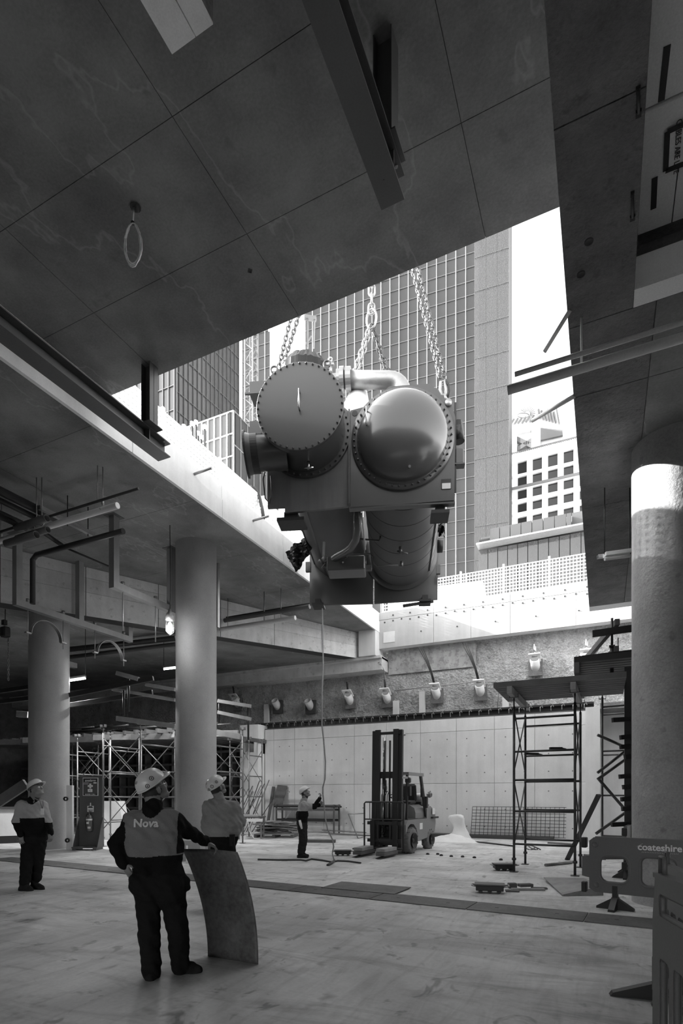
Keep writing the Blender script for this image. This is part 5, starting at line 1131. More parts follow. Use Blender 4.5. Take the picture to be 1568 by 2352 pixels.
# loose beams laid over the deck under the lower soffit (seen above the bay)
HB = [((268, 1546), (318, 1560), 17, .13, 'pale'), ((335, 1572), (402, 1584), 17, .1, 'pale'), ((258, 1583), (402, 1608), 17.5, .1, 'pale'), ((268, 1650), (402, 1668), 16.6, .14, 'pale'), ((160, 1597), (352, 1558), 17, .14, 'dark'), ((160, 1620), (350, 1590), 17.6, .14, 'dark'), ((0, 1588), (68, 1578), 17, .12, 'dark'), ((0, 1612), (68, 1604), 17, .12, 'dark'), ((500, 1610), (576, 1622), 20, .12, 'pale'), ((500, 1636), (576, 1652), 20, .12, 'pale'), ((498, 1682), (552, 1692), 20, .2, 'pale'), ((40, 1640), (66, 1642), 18.4, .2, 'pale')]
nm_ = ['top left', 'short upper', 'long middle', 'lowest long', 'upper dark', 'lower dark', 'far-left upper dark', 'far-left lower dark', 'upper guard rail', 'lower guard rail', 'edge bearer', 'short stub']
for k, (p, q, dd_, h, c) in enumerate(HB):
    timber('beam', atd(*p, dd_), atd(*q, dd_ - .2), .1, h, TIMB if c == 'pale' else DSTEEL, nm_[k] + (' beam of the raised framework between the columns' if k in (0, 1, 2, 3, 4, 5) else ' beam above the bay left of the leftmost column' if k in (6, 7, 11) else ' timber right of the middle column'), 'beam')
for k, (x, y0, y1, dd_) in enumerate([(295, 1548, 1635, 17), (284, 1586, 1645, 16.9), (503, 1605, 1660, 20), (570, 1620, 1700, 20)]):
    one('upright', MB().cyl(atd(x, y0, dd_), atd(x, y1, dd_), .035), DSTEEL, ['tall', 'short', 'left handrail', 'right handrail', 'far-left'][k] + ' upright tube of the raised framework', 'post')
ml = MB(); rg = random.Random(5)
lt = thing('stacked_props', 'loose steel props and offcuts lying on the left formwork deck', 'stack', (-17.5, 17.8, 4.17))
for k in range(26):
    a = V(rg.uniform(-22, -14.6), rg.uniform(16.6, 18.6), 4.23 + rg.uniform(0, .25)); MB().cyl(a, a + V(rg.uniform(.8, 2.2), rg.uniform(-.4, .4), rg.uniform(-.02, .05)), rg.uniform(.02, .04), 6).build('prop', [SCAF, DSTEEL, GALV][k % 3], lt)
# concrete barriers behind the first aid stand and at the left edge
def hexa(name, q, th, m, lab, cat): return one(name, MB().prism(q, th), m, lab, cat)
hexa('concrete_panel', [V(*atd(222, 1827, 20.2)[:2], 0), V(*atd(290, 1827, 19.9)[:2], 0), atd(272, 1840, 19.95), atd(222, 1840, 20.2)], V(.05, .25, 0), CONCW, 'pale concrete panel standing right of the first aid stand', 'panel')
p = atf(161, 1951); one('steel_upright', MB().box((p.x, p.y, .95), (.17, .12, 1.9), (0, 0, TH)).lathe((p.x - .02, p.y - .12, 1.5), (.4, -.9, 0), [(.035, 0), (.065, 0), (.065, .05), (.035, .05)], 16, 1).lathe((p.x + .05, p.y - .12, .28), (.4, -.9, 0), [(.035, 0), (.065, 0), (.065, .05), (.035, .05)], 16, 1), [CONCL, DSTEEL], 'narrow pale upright with a round socket between the leftmost column and the first aid stand', 'post')
a, b = atf(-60, 1940), atf(72, 1935)
cs = thing('waste_skip', 'long pale metal skip behind the person at the far left', 'skip', ((a.x + b.x) / 2, (a.y + b.y) / 2, 0))
MB().prism([a + V(0, 0, .25), b + V(0, 0, .25), b + V(0, .25, 1.15), a + V(0, .25, 1.15)], V(-.3, 1.6, 0)).build('body', CONCW, cs); MB().bar(a + V(0, .2, 1.18), b + V(0, .2, 1.18), .1, .08).build('rim', STEEL, cs); MB().prism([a, b, b + V(0, 0, .25), a + V(0, 0, .25)], V(-.3, 1.5, 0)).build('base', DSTEEL, cs)
one('ramp_beam', MB().bar(atd(-30, 1860, 17), atd(60, 1800, 17), .12, .3), TIMBD, 'sloping dark beam above the skip at the far left', 'beam')
# ================================================================ FIRST AID STAND
p = atf(200, 1952); FA = thing('first_aid_stand', 'grey first aid and alarm stand beside the leftmost column', 'stand', p, TH)
F_ = lambda n, m, mt, par=FA: m.build(n, mt, par, local=True)
SG = mat('stand_paint', .09, .45, var=.1, fine=.1, fscale=60)
F_('back_board', MB().box((0, .25, 1.12), (.68, .03, 2.12)), SG); [F_('side_cheek', MB().prism([(s * .34, .25, .06), (s * .34, -.15, .06), (s * .34, .12, .7), (s * .34, .25, .95)], (s * .02, 0, 0)), SG) for s in (-1, 1)]
F_('base_tray', MB().box((0, .04, .08), (.74, .46, .04)).box((-.3, .04, .03), (.1, .46, .06)).box((.3, .04, .03), (.1, .46, .06)), STEEL)
sg = F_('sign_board', MB().box((.0, .225, 1.86), (.46, .012, .54)), WHITE); F_('sign_face', MB().box((0, .216, 1.86), (.42, .01, .50)).box((0, .210, 2.045), (.42, .004, .1), None, 1).box((0, .210, 1.63), (.40, .004, .05), None, 1), [SG, BLACK], sg)
F_('cross', MB().box((0, .205, 1.88), (.055, .008, .15)).box((0, .205, 1.88), (.15, .008, .055)), WHITE, sg); F_('call_box', MB().box((0, .19, 1.745), (.125, .04, .09), bev=.005).lathe((0, .169, 1.745), (0, -1, 0), [(0, .004), (.01, .004), (.01, 0)], 10, 1), [WHITE, BLACK], sg)
lettering('axelarm', .10, WHITE, sg, frame_mat((0, .204, 2.045), (1, 0, 0), (0, 0, 1)), .001, shear=.3); lettering('NURSE CALL', .055, CONCL, sg, frame_mat((0, .204, 1.63), (1, 0, 0), (0, 0, 1)), .001)
F_('text_bar', MB().box((-.13, .206, 1.945), (.14, .004, .012)).box((.14, .206, 1.975), (.09, .004, .035)).box((-.12, .206, 1.985), (.14, .004, .008)), CONCL, sg)
ns = F_('notice', MB().box((.0, .228, 1.25), (.24, .008, .34)), SG); F_('notice_print', MB().box((0, .222, 1.33), (.03, .006, .1)).box((0, .222, 1.20), (.19, .006, .18)).box((0, .217, 1.165), (.17, .004, .012), None, 1).box((0, .217, 1.13), (.12, .004, .012), None, 1).prism([(-.08, .216, 1.23), (.08, .216, 1.23), (.05, .216, 1.275), (-.05, .216, 1.275)], (0, -.003, 0), 1), [WHITE, DSTEEL], ns)
EX = thing('fire_extinguisher', 'fire extinguisher hanging on the first aid stand', 'extinguisher', MW[FA.name] @ V(0, .14, .53), TH)
E_ = lambda n, m, mt: m.build(n, mt, EX, local=True)
E_('cylinder', MB().lathe((0, 0, 0), (0, 0, 1), [(0, 0), (.075, 0), (.085, .02), (.085, .42), (.06, .48), (.025, .5), (.025, .54), (0, .54)], 24), mat('extinguisher_body', .12, .25, coat=.5)); E_('label_band', MB().lathe((0, 0, .33), (0, 0, 1), [(.0865, 0), (.0865, .05)], 24), WHITE); E_('label', MB().box((-.01, -.083, .26), (.07, .012, .06)).box((.03, -.083, .12), (.08, .012, .06)), WHITE)
E_('valve', MB().box((0, -.01, .56), (.04, .07, .05)).bar((0, .02, .59), (.03, -.07, .64), .02, .015), CHROME); E_('hose', MB().tube([(0, 0, .55), (-.09, 0, .5), (-.1, 0, .3), (-.09, 0, .1)], .012, 6), BLACK)
# ================================================================ BARRIERS at the right
BAR = mat('barrier_plastic', .13, .45, var=.06, fine=.1, fscale=90)
def rrect(cx, cz, w_, h, r, n=5):
    q = []
    for (sx, sz, a0) in ((1, 1, 0), (-1, 1, 90), (-1, -1, 180), (1, -1, 270)):
        for k in range(n + 1):
            a = math.radians(a0 + 90 * k / n); q.append((cx + sx * (w_ / 2 - r) + r * math.cos(a), cz + sz * (h / 2 - r) + r * math.sin(a)))
    return q
def panel_with_holes(outer, holes, th, rim=.018, rimr=None):
    """flat panel (x,z) with real openings, thickness th along y, raised rims"""
    import bmesh
    from mathutils.geometry import tessellate_polygon
    loops = [outer] + holes; tri = tessellate_polygon([[Vector((x, z, 0)) for x, z in lp] for lp in loops]); P = [p for lp in loops for p in lp]; n = len(P); b = MB()
    b.add([(x, -th / 2, z) for x, z in P] + [(x, th / 2, z) for x, z in P], [t[::-1] for t in tri] + [tuple(i + n for i in t) for t in tri])
    o = 0
    for lp in loops:
        m = len(lp); b.f += [(o + i, o + (i + 1) % m, n + o + (i + 1) % m, n + o + i) for i in range(m)]; b.m += [0] * m; b.sm += [False] * m; o += m
    for lp in holes: b.tube([(x, 0, z) for x, z in lp], [rimr or th * .5 + rim] * len(lp), 6, closed=True)
    return b
def barrier1(name, lab, o, rz, L=2.0, text=None, foot=True):
    T = thing(name, lab, 'barrier', o, rz); Bb = lambda n, m, mt, par=T: m.build(n, mt, par, local=True)
    outer = [(.12, .22), (L - .02, .22), (L, .3), (L, .95), (L - .05, 1.0), (.1, 1.0), (.04, .95), (.04, .74), (0 - .06, .72), (-.06, .44), (.04, .42), (.04, .27)]
    hs = [rrect(.37, .56, .40, .40, .12), rrect(.92, .56, .46, .42, .1), rrect(1.5, .56, .5, .42, .1)]
    Bb('panel', panel_with_holes(outer, hs, .05, .006), BAR)
    for (x, z) in ((.12, .90), (.14, .33)): Bb('dimple', MB().lathe((x, -.026, z), (0, -1, 0), [(.045, 0), (.04, .008), (.028, .0), (0, -.0)], 20), DSTEEL if False else BAR)
    Bb('top_ridge', MB().bar((.12, 0, 1.0), (L - .05, 0, 1.0), .06, .03), BAR)
    for z in (.92, .28): Bb('hinge', MB().box((-.03, 0, z), (.07, .09, .15), bev=.01), DSTEEL)
    if foot:
        for x in (.38, L - .35): Bb('foot', MB().box((x, 0, .24), (.07, .06, .18)).prism([(x - .04, -.26, 0), (x - .04, .26, 0), (x - .04, .24, .03), (x - .04, .05, .17), (x - .04, -.05, .17), (x - .04, -.24, .03)], (.08, 0, 0)).prism([(x - .24, -.045, .0), (x + .24, -.045, .0), (x + .24, -.045, .03), (x + .05, -.045, .15), (x - .05, -.045, .15), (x - .24, -.045, .03)], (0, .09, 0)), BLACK)
    if text: lettering(text, .125, WHITE, T, frame_mat((.93, -.029, .895), (1, 0, 0), (0, 0, 1)), .001, bold=.025); Bb('printed_stripe', MB().bar((.66, -.03, .90), (.73, -.03, .945), .002, .018, (0, 1, 0)), WHITE); s_ = MB(); [s_.bar((.72 + k * .02, -.03, .822), (.728 + k * .02, -.03, .835), .002, .009, (0, 1, 0)) for k in range(22)]; Bb('printed_hatching', s_, WHITE); lettering('152', .05, WHITE, T, frame_mat((1.02, -.029, .80), (1, 0, 0), (0, 0, 1)), .001)
    return T
b0 = atf(1356, 2068)
b0 = atd(1347, 1827, 8.05); b0.z = 0; b1 = atd(1600, 1827, 7.2); b1.z = 0; v = b1 - b0
barrier1('plastic_barrier', 'plastic pedestrian barrier lettered coateshire in front of the round column', b0, math.atan2(v.y, v.x), 2.0, 'coateshire')
b0 = atd(1434, 1827, 10.4); b0.z = 0; barrier1('plastic_barrier', 'pale plastic barrier seen almost end-on behind the lettered barrier', b0, TH + 1.0, 1.6)
def barrier2(name, lab, o, rz, L=1.2, H=1.0):
    T = thing(name, lab, 'barrier', o, rz); Bb = lambda n, m, mt, par=T: m.build(n, mt, par, local=True)
    outer = [(0, .12), (.05, .04), (L, .04), (L, H), (.04, H), (.03, H - .08), (0, H - .25)]
    hs = [rrect(.30, H - .15, .42, .12, .04), rrect(.80, H - .15, .42, .12, .04)] + [rrect(.17 + .19 * k, .46, .145, .56, .035) for k in range(6)] + [rrect(.28 + .45 * k, .11, .3, .06, .02) for k in range(2)]
    Bb('panel', panel_with_holes(outer, hs, .045, .006, .017), BAR); Bb('top_ridge', MB().bar((.03, 0, H), (L, 0, H), .06, .025), BAR); Bb('grip', MB().tube([(.06, 0, H), (.06, 0, H + .1), (.12, 0, H + .1), (.12, 0, H)], .013, 8), BAR)
    Bb('side_knob', MB().lathe((-.0, 0, .45), (-1, 0, 0), [(.025, 0), (.025, .02), (0, .03)], 12).box((-.01, 0, .62), (.03, .04, .2), bev=.01), BLACK)
    Bb('foot', MB().prism([(.02, -.4, 0), (.02, .4, 0), (.02, .38, .03), (.02, .06, .14), (.02, -.06, .14), (.02, -.38, .03)], (.07, 0, 0)), BLACK); return T
c0 = atd(1508, 1827, 3.05); c0.z = 0; e_ = atd(1700, 1827, 2.15); v = e_ - c0
barrier2('plastic_barrier', 'slatted plastic barrier nearest the viewer at the right edge, seen obliquely', c0, math.atan2(v.y, v.x), 1.35, 1.17)
c1 = atd(1524, 1827, 4.4); c1.z = 0; e_ = atd(1640, 1827, 3.3); v = e_ - c1
barrier2('plastic_barrier', 'second slatted barrier just behind the nearest one at the right edge', c1, math.atan2(v.y, v.x), 1.2, 1.06)
# ================================================================ ROCK ANCHORS on the back wall
AN = 'rock anchors in a row on the back wall'
anch = [(632, 1605, 0, 'first'), (708, 1605, 0, 'second'), (800, 1592, 1, 'third'), (886, 1588, 1, 'fourth'), (1000, 1577, 2, 'fifth'), (1101, 1569, 2, 'sixth'), (1228, 1510, 1, 'seventh'), (1346, 1500, 1, 'eighth'), (540, 1600, 1, 'zeroth')]
for (px, py, kd, nm) in anch:
    p = atY(px, py, 22.1); T = thing('rock_anchor', {'zeroth': 'dim rock anchor next to the middle column, leftmost on the back wall'}.get(nm, nm + ' rock anchor from the left along the back wall' + (', with long bent strands' if kd == 2 else ', an empty tube' if kd == 0 else '')), 'anchor', (p.x, 22.3, p.z), group=AN)
    t = V(0, -.5, .42).normalized()
    MB().lathe((p.x, 22.42, p.z - .42), t, [(.0, 0), (.17, 0), (.17, .52), (.13, .52), (.13, .3), (0, .3)], 24).build('sleeve', [CONCL, CONCW][kd == 0], T)
    MB().box((p.x, 22.32, p.z - .35), (.5, .12, .62), (.0, 0, 0)).build('recess', JOINT if kd == 0 else CONCD, T)
    if kd:
        hd = V(p.x, 22.02, p.z - .02); R_ = Matrix.Rotation(-.55, 3, 'X'); MB().box(hd, (.42, .42, .05), R_).build('bearing_plate', CONCL, T)
        MB().lathe(hd, (0, -.35, .9), [(.0, .02), (.12, .02), (.12, .1), (.0, .1)], 18).build('anchor_head', GALV, T)
        if kd == 1: MB().tube([hd, hd + V(0, -.1, .48)], .03, 8).tube([hd + V(.04, 0, 0), hd + V(.05, -.1, .4)], .012, 6).build('strand', CHROME if px > 600 and py < 1520 else DSTEEL, T)
        else:
            q = MB()
            for k in (-1, 0, 1): q.tube([hd + V(k * .03, 0, 0), hd + V(-.12 + k * .03, -.1, .55), hd + V(-.30 + k * .05, -.12, 1.05), hd + V(-.58 + k * .09, -.1, 1.62)], .018, 6)
            q.build('strand', BLACK, T)
# conduit along the anchors
one('pale_conduit', MB().tube([atY(868, 1523, 21.6), atY(872, 1520, 21.6), atY(882, 1540, 21.9), atY(884, 1575, 22)], .02, 6).tube([atY(905, 1587, 22.1), atY(990, 1577, 22.1), atY(1092, 1566, 22.1), atY(1138, 1566, 22.1), atY(1148, 1572, 22.1), atY(1140, 1640, 22.1)], .02, 6), GALV, 'thin pale conduit linking the rock anchors along the back wall', 'conduit')
# steel channel with brackets on top of the room wall
ch = thing('wall_top_channel', 'long dark steel channel with small brackets along the top of the panelled wall', 'channel', (-8, 21.6, 4.6))
MB().span((-14.6, 21.62, 4.86), (-.3, 21.8, 4.93)).build('top_rail', DSTEEL, ch); MB().span((-14.6, 21.75, 4.6), (-.3, 21.8, 4.93)).build('back_web', DSTEEL, ch); MB().span((-14.6, 21.55, 4.6), (-.3, 21.8, 4.65)).build('bottom_rail', STEEL, ch)
pr = None
for k in range(38):
    x = -14.3 + k * .37
    if pr is None: pr = MB().tube([(x, 21.55, 4.68), (x, 21.52, 4.83), (x + .06, 21.52, 4.88), (x + .09, 21.53, 4.8)], .017, 6).build('bracket', GALV, ch)
    else: o = pr.copy(); COL.objects.link(o); o.location = (k * .37, 0, (k % 3) * .01)
# ================================================================ CEILING SERVICES, LEFT
def channel_frame(lab, X, Y0, Y1, zb, z0, z1, mid=None, midz=None):
    T = thing('pipe_support_frame', lab, 'bracket', (X, (Y0 + Y1) / 2, zb)); w_, t = .17, .17
    def mem(n, a, b): MB().bar(a, b, w_, t, (0, 1, 0) if abs(b.z - a.z) > .5 else (0, 0, 1)).build(n, mat('channel_steel', .3, .45, metal=.3, var=.15, streak=.1) if 'channel_steel' not in bpy.data.materials else bpy.data.materials['channel_steel'], T)
    mem('hanger', V(X, Y0, zb - .085), V(X, Y0, z0)); mem('hanger', V(X, Y1, zb - .085), V(X, Y1, z1)); mem('cross_member', V(X, Y0 + .085, zb), V(X, Y1 - .085, zb))
    if mid: mem('hanger', V(X, mid, zb + .085), V(X, mid, midz))
    for y, z in ((Y0, z0), (Y1, z1)): MB().box((X, y, z), (.34, .34, .02)).build('fixing_plate', STEEL, T)
    return T
# frame 1 (leftmost) and frame 2
y_ = lambda px, X: atX(px, 1500, X).y
F1X = -14.0; Z1 = 6.69; channel_frame('left U-shaped steel support frame hanging in front of the leftmost column', F1X, y_(40, F1X), y_(296, F1X), Z1, 8.5, 7.2, y_(183, F1X), 8.5)
F2X = -10.95; Z2 = 6.80; channel_frame('right U-shaped steel support frame hanging beside the middle column', F2X, y_(262, F2X), y_(393, F2X), Z2, 8.5, 8.5)
one('cross_member', MB().bar((-17.5, 12.8, 6.35), (-17.5, 14.3, 6.35), .17, .17), bpy.data.materials['channel_steel'], 'short steel channel end showing left of the leftmost column', 'channel')
def strap(lab, X, pa, pb, zt, ztop, rods):
    ya, yb = y_(pa, X), y_(pb, X); T = thing('pipe_strap', lab, 'strap', (X, (ya + yb) / 2, zt)); r = (yb - ya) / 2 * .86
    m = MB(); A = arc((X, (ya + yb) / 2, zt - r), V(0, 1, 0), V(0, 0, 1), r, 0, math.pi, 20)
    for a, b in zip(A[:-1], A[1:]): m.bar(a, b, .12, .012, ((a + b) / 2 - V(X, (ya + yb) / 2, zt - r)))
    m.build('half_ring', GALV, T)
    for y in (ya, yb): MB().cyl((X, y, zt - r - .18), (X, y, ztop), .014, 8).box((X, y, zt - r), (.1, .14, .04)).lathe((X, y, ztop), (0, 0, 1), [(0, .1), (.05, .1), (.05, 0), (0, 0)], 8).build('threaded_rod', GALV, T)
strap('left curved pipe strap hanging in front of the leftmost column', F1X, 64, 145, atX(105, 1427, F1X).z, Z1 + .1, 0); strap('right curved pipe strap hanging between the two columns', F1X, 218, 284, atX(252, 1473, F1X).z, Z1 + .1, 0)
for k, px in enumerate((282, 357)): y = y_(px, F2X); one('threaded_rod', MB().cyl((F2X, y, 5.75), (F2X, y, Z2 + .14), .014, 8).lathe((F2X, y, Z2 + .08), (0, 0, 1), [(0, .1), (.05, .1), (.05, 0), (0, 0)], 8), GALV, ('left', 'right')[k] + ' bare threaded rod hanging from the right support frame', 'rod')
# pale pipe with hanger rods and thin dark rod above it
def pipe(name, pts, r, m, lab, cat='pipe', n=14): return one(name, MB().tube(pts, r, n), m, lab, cat)
Zp = 7.6; a = atz(270, 1161, Zp); b = V(-22, a.y, Zp)
T = thing('pale_pipe', 'pale suspended pipe with an open end at the upper left', 'pipe', a); MB().tube([a, b], .065, 18).build('pipe', PIPEW, T); MB().lathe(a, (1, 0, 0), [(.06, .002), (.0, .002)], 18).build('end_cap', WHITE, T)
for px in (236, 3): x = atY(px, 1100, a.y).x; MB().cyl((x, a.y, Zp), (x, a.y, 8.5), .010, 6).lathe((x, a.y, Zp + .1), (0, 0, 1), [(0, 0), (.03, .02), (.03, .09), (0, .12)], 8).build('hanger_rod', GALV, T)
MB().tube([(atY(236, 1100, a.y).x, a.y - .08, Zp), (atY(236, 1100, a.y).x, a.y, Zp - .08), (atY(236, 1100, a.y).x, a.y + .08, Zp), (atY(236, 1100, a.y).x, a.y, Zp + .08)], .01, 6, closed=True).build('clip', GALV, T)
a = atz(318, 1122, 7.75); pipe('dark_conduit', [a, V(-22, a.y, 7.75)], .026, DSTEEL, 'thin dark conduit above the pale suspended pipe', 'conduit', 8)
x = a.x - 1.0; one('hanger_rod', MB().cyl((atY(224, 1100, a.y).x, a.y, 7.75), (atY(224, 1100, a.y).x, a.y, 8.5), .01, 6), GALV, 'thin rod holding the dark conduit at the upper left', 'rod')
# big pipes with open ends
for k, (px, py, r, z, y0, lab) in enumerate([(108, 1190, .075, 7.45, 5, 'upper'), (110, 1216, .07, 7.3, 5, 'middle'), (84, 1228, .08, 7.15, 5, 'lower')]):
    e = atz(px, py, z); m = MB().lathe(e, (-1, 0, 0), [(r - .012, .6), (r - .012, 0), (r, 0), (r, 1.0)], 28); one('ductwork_pipe', m, STEEL, lab + ' open-ended large pipe of the three at the upper left', 'pipe')
for k, (p, q, r, z) in enumerate([((0, 1140), (130, 1192), .09, 7.9), ((0, 1160), (75, 1212), .05, 7.6), ((0, 1178), (60, 1215), .05, 7.5), ((0, 1150), (95, 1195), .06, 7.8)]):
    b = atz(*q, z); pipe('dark_pipe', [b, V(b.x - .1, b.y - 6, z)], r, DSTEEL, ['thickest', 'third', 'fourth', 'second'][k] + ' dark pipe of the bundle at the upper left', n=12)
a, b = atz(90, 1165, 7.9), atz(212, 1229, 7.9); T = thing('angle_iron', 'perforated angle iron hanging on rods at the upper left', 'angle iron', b); MB().bar(V(a.x, a.y, 7.9), V(a.x, b.y, 7.9), .09, .09).build('bar', GALV, T); MB().cyl((a.x, b.y - .15, 7.8), (a.x, b.y - .15, 8.5), .012, 6).cyl((a.x, (a.y + b.y) / 2, 7.8), (a.x, (a.y + b.y) / 2, 8.5), .012, 6).build('rod', DSTEEL, T)
for k, px in enumerate((84, 96)): p = atz(px, 1150, 8.0); one('hanger_rod', MB().cyl((p.x, p.y, 7.6), (p.x, p.y, 8.5), .012, 6).tube(arc((p.x, p.y, 7.55), V(1, 0, 0), V(0, 0, 1), .09, 0, 6.2, 14), .012, 6, closed=True), GALV, ('left', 'right')[k] + ' of two ring hangers holding the pipe bundle', 'hanger')
c0 = atz(75, 1277, 7.6); c1 = atz(250, 1226, 7.6); pipe('black_drain_pipe', [V(c1.x + .4, c0.y, 7.6), V(c0.x + .15, c0.y, 7.6), V(c0.x, c0.y, 7.5), V(c0.x, c0.y, 6.4)], .065, BLACK, 'black drain pipe turning down beside the leftmost column')
c2 = atz(100, 1228, 7.75); pipe('dark_pipe', [atz(84, 1212, 7.75), atz(150, 1258, 7.75)], .05, DSTEEL, 'short dark pipe joining the black drain pipe'); pipe('cable_conduit', [atz(150, 1258, 7.7), atz(248, 1300, 7.7)], .025, DSTEEL, 'thin conduit running to the right support frame', 'conduit', 8)
# pipes right of the middle column
a = atz(713, 1387, 7.9); pipe('dark_conduit', [a, V(a.x - 6.3, a.y, 7.9)], .04, DSTEEL, 'thin dark pipe right of the middle column', 'pipe', 10)
a = atz(711, 1393, 7.75); pipe('dark_pipe', [a, V(a.x - 3.4, a.y, 7.75)], .075, STEEL, 'thicker dark pipe below the thin one, right of the middle column')
a = atz(678, 1419, 7.45); T = thing('pale_pipe', 'pale pipe with a capped end right of the middle column', 'pipe', a); MB().tube([a, V(a.x - 6, a.y, 7.45)], .075, 16).build('pipe', PIPEW, T)
for px in (523, 607, 606, 645): x = atY(px, 1380, a.y).x; MB().cyl((x, a.y, 7.45), (x, a.y, 8.5), .012, 6).build('hanger_rod', GALV, T)
one('pipe_stub', MB().bar(V(*(atX(499, 1330, -10.4).x, atX(499, 1330, -10.4).y, 6.6)), V(atX(499, 1330, -10.4).x, atX(499, 1330, -10.4).y, 8.5), .1, .1), GALV, 'pale upright strut hanging at the right edge of the middle column', 'strut')
# long low pipes behind the columns
for k, (p, q, r, m, lab) in enumerate([((155, 1492), (402, 1466), .09, DSTEEL, 'upper dark pipe running behind the columns'), ((155, 1510), (402, 1480), .07, DSTEEL, 'lower dark pipe running behind the columns'), ((300, 1476), (402, 1466), .08, PIPEW, 'pale pipe end behind the columns near the bulb')]):
    pipe('low_pipe', [atd(*p, 19.5), atd(*q, 18.9)], r, m, lab)
# ================================================================ LAMPS
t = thing('bulkhead_lamp', 'caged work lamp glowing beside the middle column', 'lamp', atd(390, 1440, 14.2)); c = atd(390, 1440, 14.2)
MB().lathe(c + V(0, 0, .16), (0, 0, 1), [(0, .3), (.03, .3), (.05, .22), (.1, .16), (.115, .0), (.0, 0)], 20).build('housing', GALV, t)
MB().lathe(c + V(0, 0, -.17), (0, 0, 1), [(0, .0), (.05, .02), (.075, .1), (.06, .2), (.03, .28), (0, .28)], 20).build('bulb', emis('bulb_glow', 14), t)
cg = MB(); [cg.tube([c + V(math.cos(a) * .1, math.sin(a) * .1, .16), c + V(math.cos(a) * .1, math.sin(a) * .1, -.12), c + V(0, 0, -.22)], .006, 5) for a in [k * math.pi / 3 for k in range(6)]]; cg.tube([c + V(math.cos(k * math.pi / 8) * .1, math.sin(k * math.pi / 8) * .1, 0) for k in range(16)], .006, 5, closed=True); cg.build('cage', GALV, t)
MB().tube([c + V(0, 0, .44), c + V(0, .02, 1.0), V(c.x, c.y, 8.5)], .01, 6).build('cable', BLACK, t)
pl = bpy.data.lights.new('bulb_light', 'POINT'); pl.energy = 7; pl.shadow_soft_size = .07; po = bpy.data.objects.new('bulb_light', pl); COL.objects.link(po); po.location = c + V(.0, -.25, -.1)
for k, (p, q, dd_, lab) in enumerate([((156, 1564), (196, 1558), 18.0, 'fluorescent tube light right of the leftmost column'), ((376, 1537), (402, 1534), 19.6, 'fluorescent tube light left of the middle column'), ((1388, 1284), (1446, 1276), 9.4, 'fluorescent batten under the right slab beside the round column')]):
    a, b = atd(*p, dd_), atd(*q, dd_); T = thing('tube_light', lab, 'light', (a + b) / 2); u_ = (b - a).normalized()
    if k == 0: a = a - u_ * .5
    if k == 1: b = b + u_ * .5
    MB().bar(a + V(0, 0, .07), b + V(0, 0, .07), .12, .06).build('batten', WHITE if k == 2 else STEEL, T); MB().cyl(a, b, .03, 10).build('tube', emis('tube_glow', 5) if k < 2 else PIPEW, T)
    zc = (zl(a.y), zl(a.y), 6.8)[k]; MB().cyl(a + V(0, 0, .08), V(a.x, a.y, zc), .01, 6).cyl(b + V(0, 0, .08), V(b.x, b.y, zc), .01, 6).build('hanger', DSTEEL, T)
    if k < 2:
        al = bpy.data.lights.new('tube_glow_light', 'AREA'); al.shape = 'RECTANGLE'; al.size = 1.0; al.size_y = .08; al.energy = 60; ao = bpy.data.objects.new('tube_glow_light', al); COL.objects.link(ao); ao.location = (a + b) / 2 - V(0, 0, .06)
a, b = atd(1372, 1279, 9.6), atd(1446, 1270, 9.6); T = thing('tube_light', 'longer thin batten above the fluorescent batten under the right slab', 'light', (a + b) / 2); MB().cyl(b, V(b.x, b.y, 6.8), .01, 6).build('hanger', DSTEEL, T); MB().bar(a, b, .07, .05).bar(a, a + (b - a) * .3, .075, .055, m=1).build('batten', [DSTEEL, WHITE], T)
# ================================================================ RIGHT SLAB: pipes, sign, tape
Zr = 6.25; a = atz(1166, 896, Zr); e = V(5, a.y, Zr); T = thing('pale_pipe', 'pale pipe sticking out of the right slab across the sky, thicker one', 'pipe', a); MB().tube([a, e], .05, 16).build('pipe', PIPEW, T)
x = atY(1335, 800, a.y).x; MB().cyl((x, a.y, Zr), (x, a.y, 6.8), .012, 8).build('hanger_rod', WHITE, T)
a = atz(1182, 860, Zr + .1); T = thing('pale_pipe', 'thin pipe above the thicker pale pipe at the right', 'pipe', a); MB().tube([a, V(5, a.y, Zr + .1)], .026, 12).build('pipe', PIPEW, T)
def rod2(name, p, q, dd_, d2, r, lab): one(name, MB().tube([atd(*p, dd_), atz(*q, 6.8)], r, 8), WHITE, lab, 'rod')
rod2('bracing_rod', (1250, 808), (1309, 712), 6.3, 8.2, .022, 'thin pale rod slanting up to the right slab edge'); rod2('bracing_rod', (1222, 966), (1318, 910), 8.0, 10.2, .028, 'lower pale rod slanting up to the right slab edge')
for k, (p, q) in enumerate([((1532, 105), (1518, 232)), ((1503, 408), (1500, 480))]):
    z = (7.397, 7.376)[k]; a, b = atz(*p, z), atz(*q, z); one('mark_tape', MB().bar(a, b, .05, .004), DSTEEL, ('upper', 'lower')[k] + ' dark tape strip stuck on the coffer ceiling at the top right', 'tape')
z = 7.37; S = thing('warning_sign', 'warning sign framed with dark tape on the coffer ceiling, reading cables are live', 'sign', atz(1545, 345, z)); Q = [atz(1528, 392, z), atz(1532, 302, z), atz(1600, 270, z), atz(1596, 365, z)]
MB().prism(Q, V(0, 0, .006)).build('board', CONCL, S); [MB().bar(Q[i] - V(0, 0, .004), Q[(i + 1) % 4] - V(0, 0, .004), .045, .004).build('tape', DSTEEL, S) for i in range(4)]
up_ = (Q[0] - Q[1]).normalized(); 
